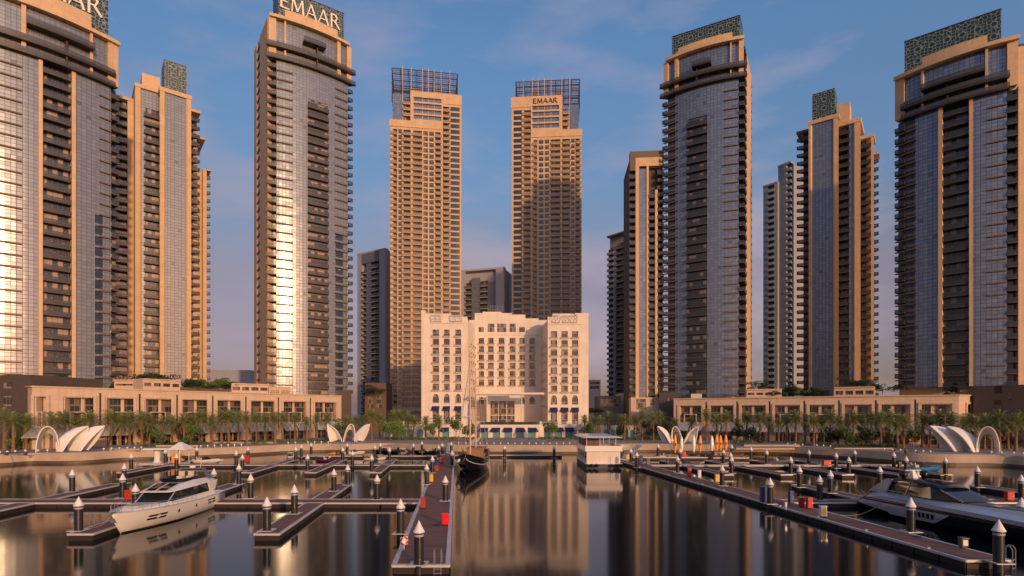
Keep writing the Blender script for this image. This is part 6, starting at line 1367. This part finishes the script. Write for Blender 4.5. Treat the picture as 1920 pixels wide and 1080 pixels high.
def small_boat(label, px, py, L, rz, hullm, topm, kind='runabout', group='small boats in the marina'):
    x, y = G(px, py, 0); t = thing('small_boat', label, 'boat', (x, y, 0), rz, group); s = L/7
    st = [(-3.4, -.2, 1.0, .1, 1.15, .75), (0, -.25, 1.05, .15, 1.25, .8), (2, -.15, .7, .3, 1.05, .9), (3.2, .2, .2, .6, .5, 1.0), (3.6, .7, .02, .8, .06, 1.02)]; st = [tuple(v*s for v in q) for q in st]
    S_ = hull(None, st); part(t, 'hull', loft(S_, caps=(True, True)), M[hullm], True, True); mb = MB()
    for A, B_ in zip(S_, S_[1:]): mb.face([(A[0][0], A[0][1]*.95, A[0][2]-.08*s), (A[-1][0], A[-1][1]*.95, A[-1][2]-.08*s), (B_[-1][0], B_[-1][1]*.95, B_[-1][2]-.08*s), (B_[0][0], B_[0][1]*.95, B_[0][2]-.08*s)])
    part(t, 'deck', mb, M[topm], True)
    if kind == 'jetski':
        mb = MB(); mb.hexa([(-2.4*s, -.5*s, .7*s), (1.6*s, -.4*s, .8*s), (1.6*s, .4*s, .8*s), (-2.4*s, .5*s, .7*s), (-2.2*s, -.3*s, 1.5*s), (.9*s, -.22*s, 1.9*s), (.9*s, .22*s, 1.9*s), (-2.2*s, .3*s, 1.5*s)]); part(t, 'seat', mb, M['black'], True); mb = MB(); mb.tube((.9*s, -.8*s, 2.1*s), (.9*s, .8*s, 2.1*s), .09*s, n=5); part(t, 'handlebar', mb, M['black'], True); return
    mb = MB(); mb.hexa([(-.3*s, -.85*s, .8*s), (1.3*s, -.7*s, .85*s), (1.3*s, .7*s, .85*s), (-.3*s, .85*s, .8*s), (-.1*s, -.7*s, 1.5*s), (.5*s, -.55*s, 1.5*s), (.5*s, .55*s, 1.5*s), (-.1*s, .7*s, 1.5*s)]); part(t, 'windscreen', mb, M['tint'], True)
    for y_ in (-.45, .45): mb = MB(); mb.box(-1.5*s, -.9*s, (y_-.25)*s, (y_+.25)*s, .72*s, 1.15*s); mb.box(-1.6*s, -1.45*s, (y_-.25)*s, (y_+.25)*s, 1.151*s, 1.5*s); part(t, 'seat', mb, M['cush'], True)
    if kind == 'cabin':
        mb = MB(); mb.box(-1.8*s, .6*s, -.9*s, .9*s, 2.0*s, 2.12*s); part(t, 'canopy', mb, M[topm], True)
        for a in (-1.7, .5):
            for b in (-.8, .8): mb = MB(); mb.tube((a*s, b*s, .8*s), (a*s, b*s, 2.0*s), .05*s, n=4); part(t, 'canopy_post', mb, M['steel'], True)
    mb = MB(); mb.box(-3.9*s, -3.45*s, -.22*s, .22*s, .3*s, 1.3*s); mb.box(-4.0*s, -3.5*s, -.26*s, .26*s, 1.301*s, 1.65*s); part(t, 'outboard_engine', mb, M['black'], True)
small_boat('small white boat at the left end of the farthest left walkway', 545, 859, 4.5, -1.7, 'gel', 'gel', 'cabin'); small_boat('small purple speedboat moored between the left far fingers', 618, 866, 5.5, .15, 'purple', 'black')
small_boat('small white boat with orange stripe right of the purple speedboat', 703, 863, 5, .1, 'gel', 'red'); small_boat('small orange jet ski behind the farthest left walkway', 627, 852, 3.4, .3, 'orange', 'orange', 'jetski')
small_boat('small white speedboat behind the farthest left walkway', 662, 852, 6, .1, 'gel', 'gel', 'cabin'); small_boat('dark boat left of the grey boat by the quay', 722, 850, 7, 3.0, 'blackgel', 'greydk', 'cabin'); small_boat('small grey cabin boat by the quay', 756, 852, 5.5, -1.6, 'gel_g', 'gel', 'cabin')
small_boat('dark low boat right of the grey cabin boat', 795, 850, 6, 3.1, 'blackgel', 'black'); small_boat('blue covered speedboat on the right marina far row', 1727, 884, 8, .05, 'bluegel', 'bluegel'); small_boat('tiny white tender left of the yacht radar arch', 350, 868, 5, .1, 'gel', 'cush')
small_boat('white tender behind the yacht, longest of the pale tenders', 383, 868, 6.5, .05, 'gel', 'gel'); small_boat('tiny white dinghy right of the tenders behind the yacht', 402, 866, 3.6, .3, 'gel', 'cush', 'jetski'); small_boat('white jet ski on the main pier left edge', 811, 877, 3.4, -1.4, 'gel', 'blue', 'jetski')
small_boat('pink and white jet ski left of the standing kayaks', 1241, 858, 4.2, .1, 'gel', 'red', 'jetski'); small_boat('small white jet ski under the middle kayaks', 1300, 858, 3.6, .1, 'gel', 'red', 'jetski'); small_boat('small red jet ski right of the middle kayaks', 1322, 858, 3.6, .1, 'red', 'gel', 'jetski')
small_boat('dark grey tender between the pier and second right walkway', 1283, 875, 6.5, .05, 'greydk', 'black'); small_boat('dark covered boat at the far right fingers', 1463, 868, 6, .1, 'greydk', 'greydk')
# brown wooden work boat by the kayaks
x, y = G(1360, 862, 0); t = thing('wooden_work_boat', 'low brown wooden work boat beside the kayaks', 'boat', (x, y, 0), .05); st = [(-4, -.2, 1.3, .1, 1.5, 1.2), (0, -.3, 1.4, .1, 1.6, 1.0), (3, -.1, .9, .3, 1.3, 1.3), (4.4, .8, .05, 1.0, .2, 1.6)]
S_ = hull(None, st); part(t, 'hull', loft(S_, caps=(True, True)), M['bronze_l'], True, True); mb = MB(); mb.box(-3, .5, -.9, .9, .8, 2.0); part(t, 'cabin', mb, M['teak'], True); mb = MB(); mb.box(-3.4, 1.0, -1.1, 1.1, 2.001, 2.1); part(t, 'roof', mb, M['bronze'], True)
# standing kayaks and paddle boards in a rack
def kayak(px, py_top, py_bot, mat, label, Y=136):
    z0, z1 = WZ(py_bot, Y), WZ(py_top, Y); h = z1-z0; t = thing('standing_kayak', label, 'kayak', (WX(px, Y), Y, z0), 0, 'kayaks and boards standing upright'); n = 12; secs = []
    for i in range(n+1):
        k = i/n; w = .44*math.sin(math.pi*min(.985, max(.015, k*.93+.05)))**.6; dz = k*h; secs.append([(w*math.cos(a), .28*w*math.sin(a)/.52*1.2, dz) for a in [2*math.pi*j/10 for j in range(11)]])
    part(t, 'hull', loft(secs), M[mat], True, True); mb = MB(); mb.hexa([(-.2, -.36, h*.4), (.2, -.36, h*.4), (.2, -.2, h*.4), (-.2, -.2, h*.4), (-.16, -.34, h*.55), (.16, -.34, h*.55), (.16, -.2, h*.55), (-.16, -.2, h*.55)]); part(t, 'cockpit', mb, M['black' if mat != 'gel' else 'steel'], True)
for px, a, b, m_, nm in ((1266, 815, 849, 'orange', 'large orange kayak standing upright, leftmost and brightest'), (1278, 818, 848, 'gel', 'white board standing right of the leftmost orange kayak'), (1301, 816, 848, 'gel', 'white board standing in front of the middle of the shell'), (1313, 816, 848, 'orange', 'slim orange kayak at the right foot of the shell'),
        (1335, 817, 846, 'gel', 'slim white board standing left of the orange pair'), (1344, 815, 846, 'orange', 'orange kayak, left of the pair right of the shell'), (1351, 816, 846, 'orange', 'orange kayak, right of the pair right of the shell'), (1361, 815, 846, 'orange', 'pointed orange kayak at the far right of the rack')): kayak(px, a, b, m_, nm, 133.4)
x0, x1 = WX(1258, 134.6), WX(1368, 134.6); t = thing('kayak_rack', 'long steel rack behind the standing kayaks', 'rack', ((x0+x1)/2, 134.6, .6)); hw = (x1-x0)/2
for z in (1.6, 3.6): mb = MB(); mb.tube((-hw, 0, z), (hw, 0, z), .06, n=5); part(t, 'rail', mb, M['steel'], True)
for i in range(6): mb = MB(); x = -hw+2*hw*i/5; mb.tube((x, 0, 0), (x, 0, 3.8), .06, n=5); part(t, 'post', mb, M['steel'], True)
dock('kayak deck behind the brown work boat', [(47.1, 131), (56, 131), (56, 134.4), (47.1, 134.4)])
# gangway from the quay beside the houseboat
def gangway(px0, Y0, px1, Y1, z0, z1, label):
    x0, x1 = WX(px0, Y0), WX(px1, Y1); t = thing('gangway', label, 'gangway', (x0, Y0, 0)); a, b = Vector((0, 0, z0)), Vector((x1-x0, Y1-Y0, z1)); s = (b-a).cross(Vector((0, 0, 1))).normalized()*.8
    mb = MB(); mb.hexa([a-s, a+s, b+s, b-s, a-s+Vector((0, 0, .15)), a+s+Vector((0, 0, .15)), b+s+Vector((0, 0, .15)), b-s+Vector((0, 0, .15))]); part(t, 'walkway', mb, M['trim'], True)
    for sg in (-1, 1):
        m = MB()
        for i in range(9): p = a.lerp(b, i/8)+s*sg; m.tube(p, p+Vector((0, 0, 1.2)), .04, n=4)
        for z in (.6, 1.2): m.tube(a+s*sg+Vector((0, 0, z)), b+s*sg+Vector((0, 0, z)), .04, n=4)
        part(t, 'handrail', m, M['steel'], True)
gangway(1168, 124, 1200, 150, .66, 2.5, 'railed gangway from the quay down to the right pier'); gangway(842, 146, 846, 156, .66, 2.6, 'short railed gangway where the main pier meets the quay')
def rope(label, a, b, sag=.5):
    a, b = Vector(a), Vector(b); mb = MB(); pr = a
    for i in range(1, 9): k = i/8; p = a.lerp(b, k)-Vector((0, 0, sag*math.sin(math.pi*k))); mb.tube(pr, p, .03, n=4, caps=False); pr = p
    o = put('mooring_line', mb.mesh('mooring_line', M['rope'], tuple(a)), None, tuple(a), label=label, cat='rope', group='mooring lines')
rope('slack mooring line from the white yacht bow to the finger dock', (-35.8, 50.2, 1.9), (-38.0, 50.6, .66), .3); rope('mooring line from the white yacht stern to the nearest left walkway', (-38.8, 67.4, 1.3), (-37.6, 65.2, .66), .15)
rope('mooring line from the dark speedboat to the right pier', (39.6, 60, 1.3), (33.3, 57, .66), .5)
# coiled hoses and pontoon marks
def coil(x, y, label):
    mb = MB()
    for k in range(40): a, b = .7*k, .7*(k+1); r0, r1 = .12+.006*k, .12+.006*(k+1); mb.tube((x+math.cos(a)*r0, y+math.sin(a)*r0, .67), (x+math.cos(b)*r1, y+math.sin(b)*r1, .67), .02, n=4, caps=False)
    put('coiled_hose', mb.mesh('coiled_hose', M['blue'], (x, y, .64)), None, (x, y, .64), label=label, cat='hose', group='coiled hoses')
coil(34.0, 47, 'dark hose coiled on the right pier near the steel pedestal'); coil(-7.0, 52, 'dark hose coiled on the left edge of the main pier'); coil(29.8, 66, 'dark hose coiled on the right pier by the red pair')
# dockmaster kiosk at the left
x, y = G(318, 869, .4); t = thing('marina_kiosk', 'small open kiosk with a white roof and orange counter on the left docks', 'kiosk', (x, y, .1), 0); mb = MB(); mb.box(-6, 3.2, -2, 2, .1, .5); part(t, 'base', mb, M['trim'], True)
mb = MB(); mb.lathe([(.9, .5), (.62, .9), (.6, 2.9), (.9, 3.3)], 12, (-2.6, 0)); part(t, 'column', mb, M['gel'], True); mb = MB(); mb.hexa([(-4.6, -2, 3.3), (.6, -2, 3.3), (.6, 2, 3.3), (-4.6, 2, 3.3), (-4.4, -1.8, 3.6), (.5, -1.8, 3.6), (.5, 1.8, 3.6), (-4.4, 1.8, 3.6)]); part(t, 'roof', mb, M['gel'], True)
mb = MB(); mb.hexa([(.7, -2, 3.3), (4.4, -2, 3.3), (4.4, 2, 3.3), (.7, 2, 3.3), (2.1, -.2, 4.8), (2.6, -.2, 4.8), (2.6, .2, 4.8), (2.1, .2, 4.8)]); part(t, 'tent_roof', mb, M['shell'], True)
for a in (.9, 3.1):
    for b in (-1.7, 1.7): mb = MB(); mb.tube((a, b, .5), (a, b, 3.3), .07, n=5); part(t, 'post', mb, M['gel'], True)
mb = MB(); mb.box(1.1, 2.9, -1.2, -.7, .51, 2.2); part(t, 'counter', mb, M['orange'], True); mb = MB(); mb.box(-1.6, -1.1, -.3, .3, .51, 3.28); part(t, 'post', mb, M['steel'], True)
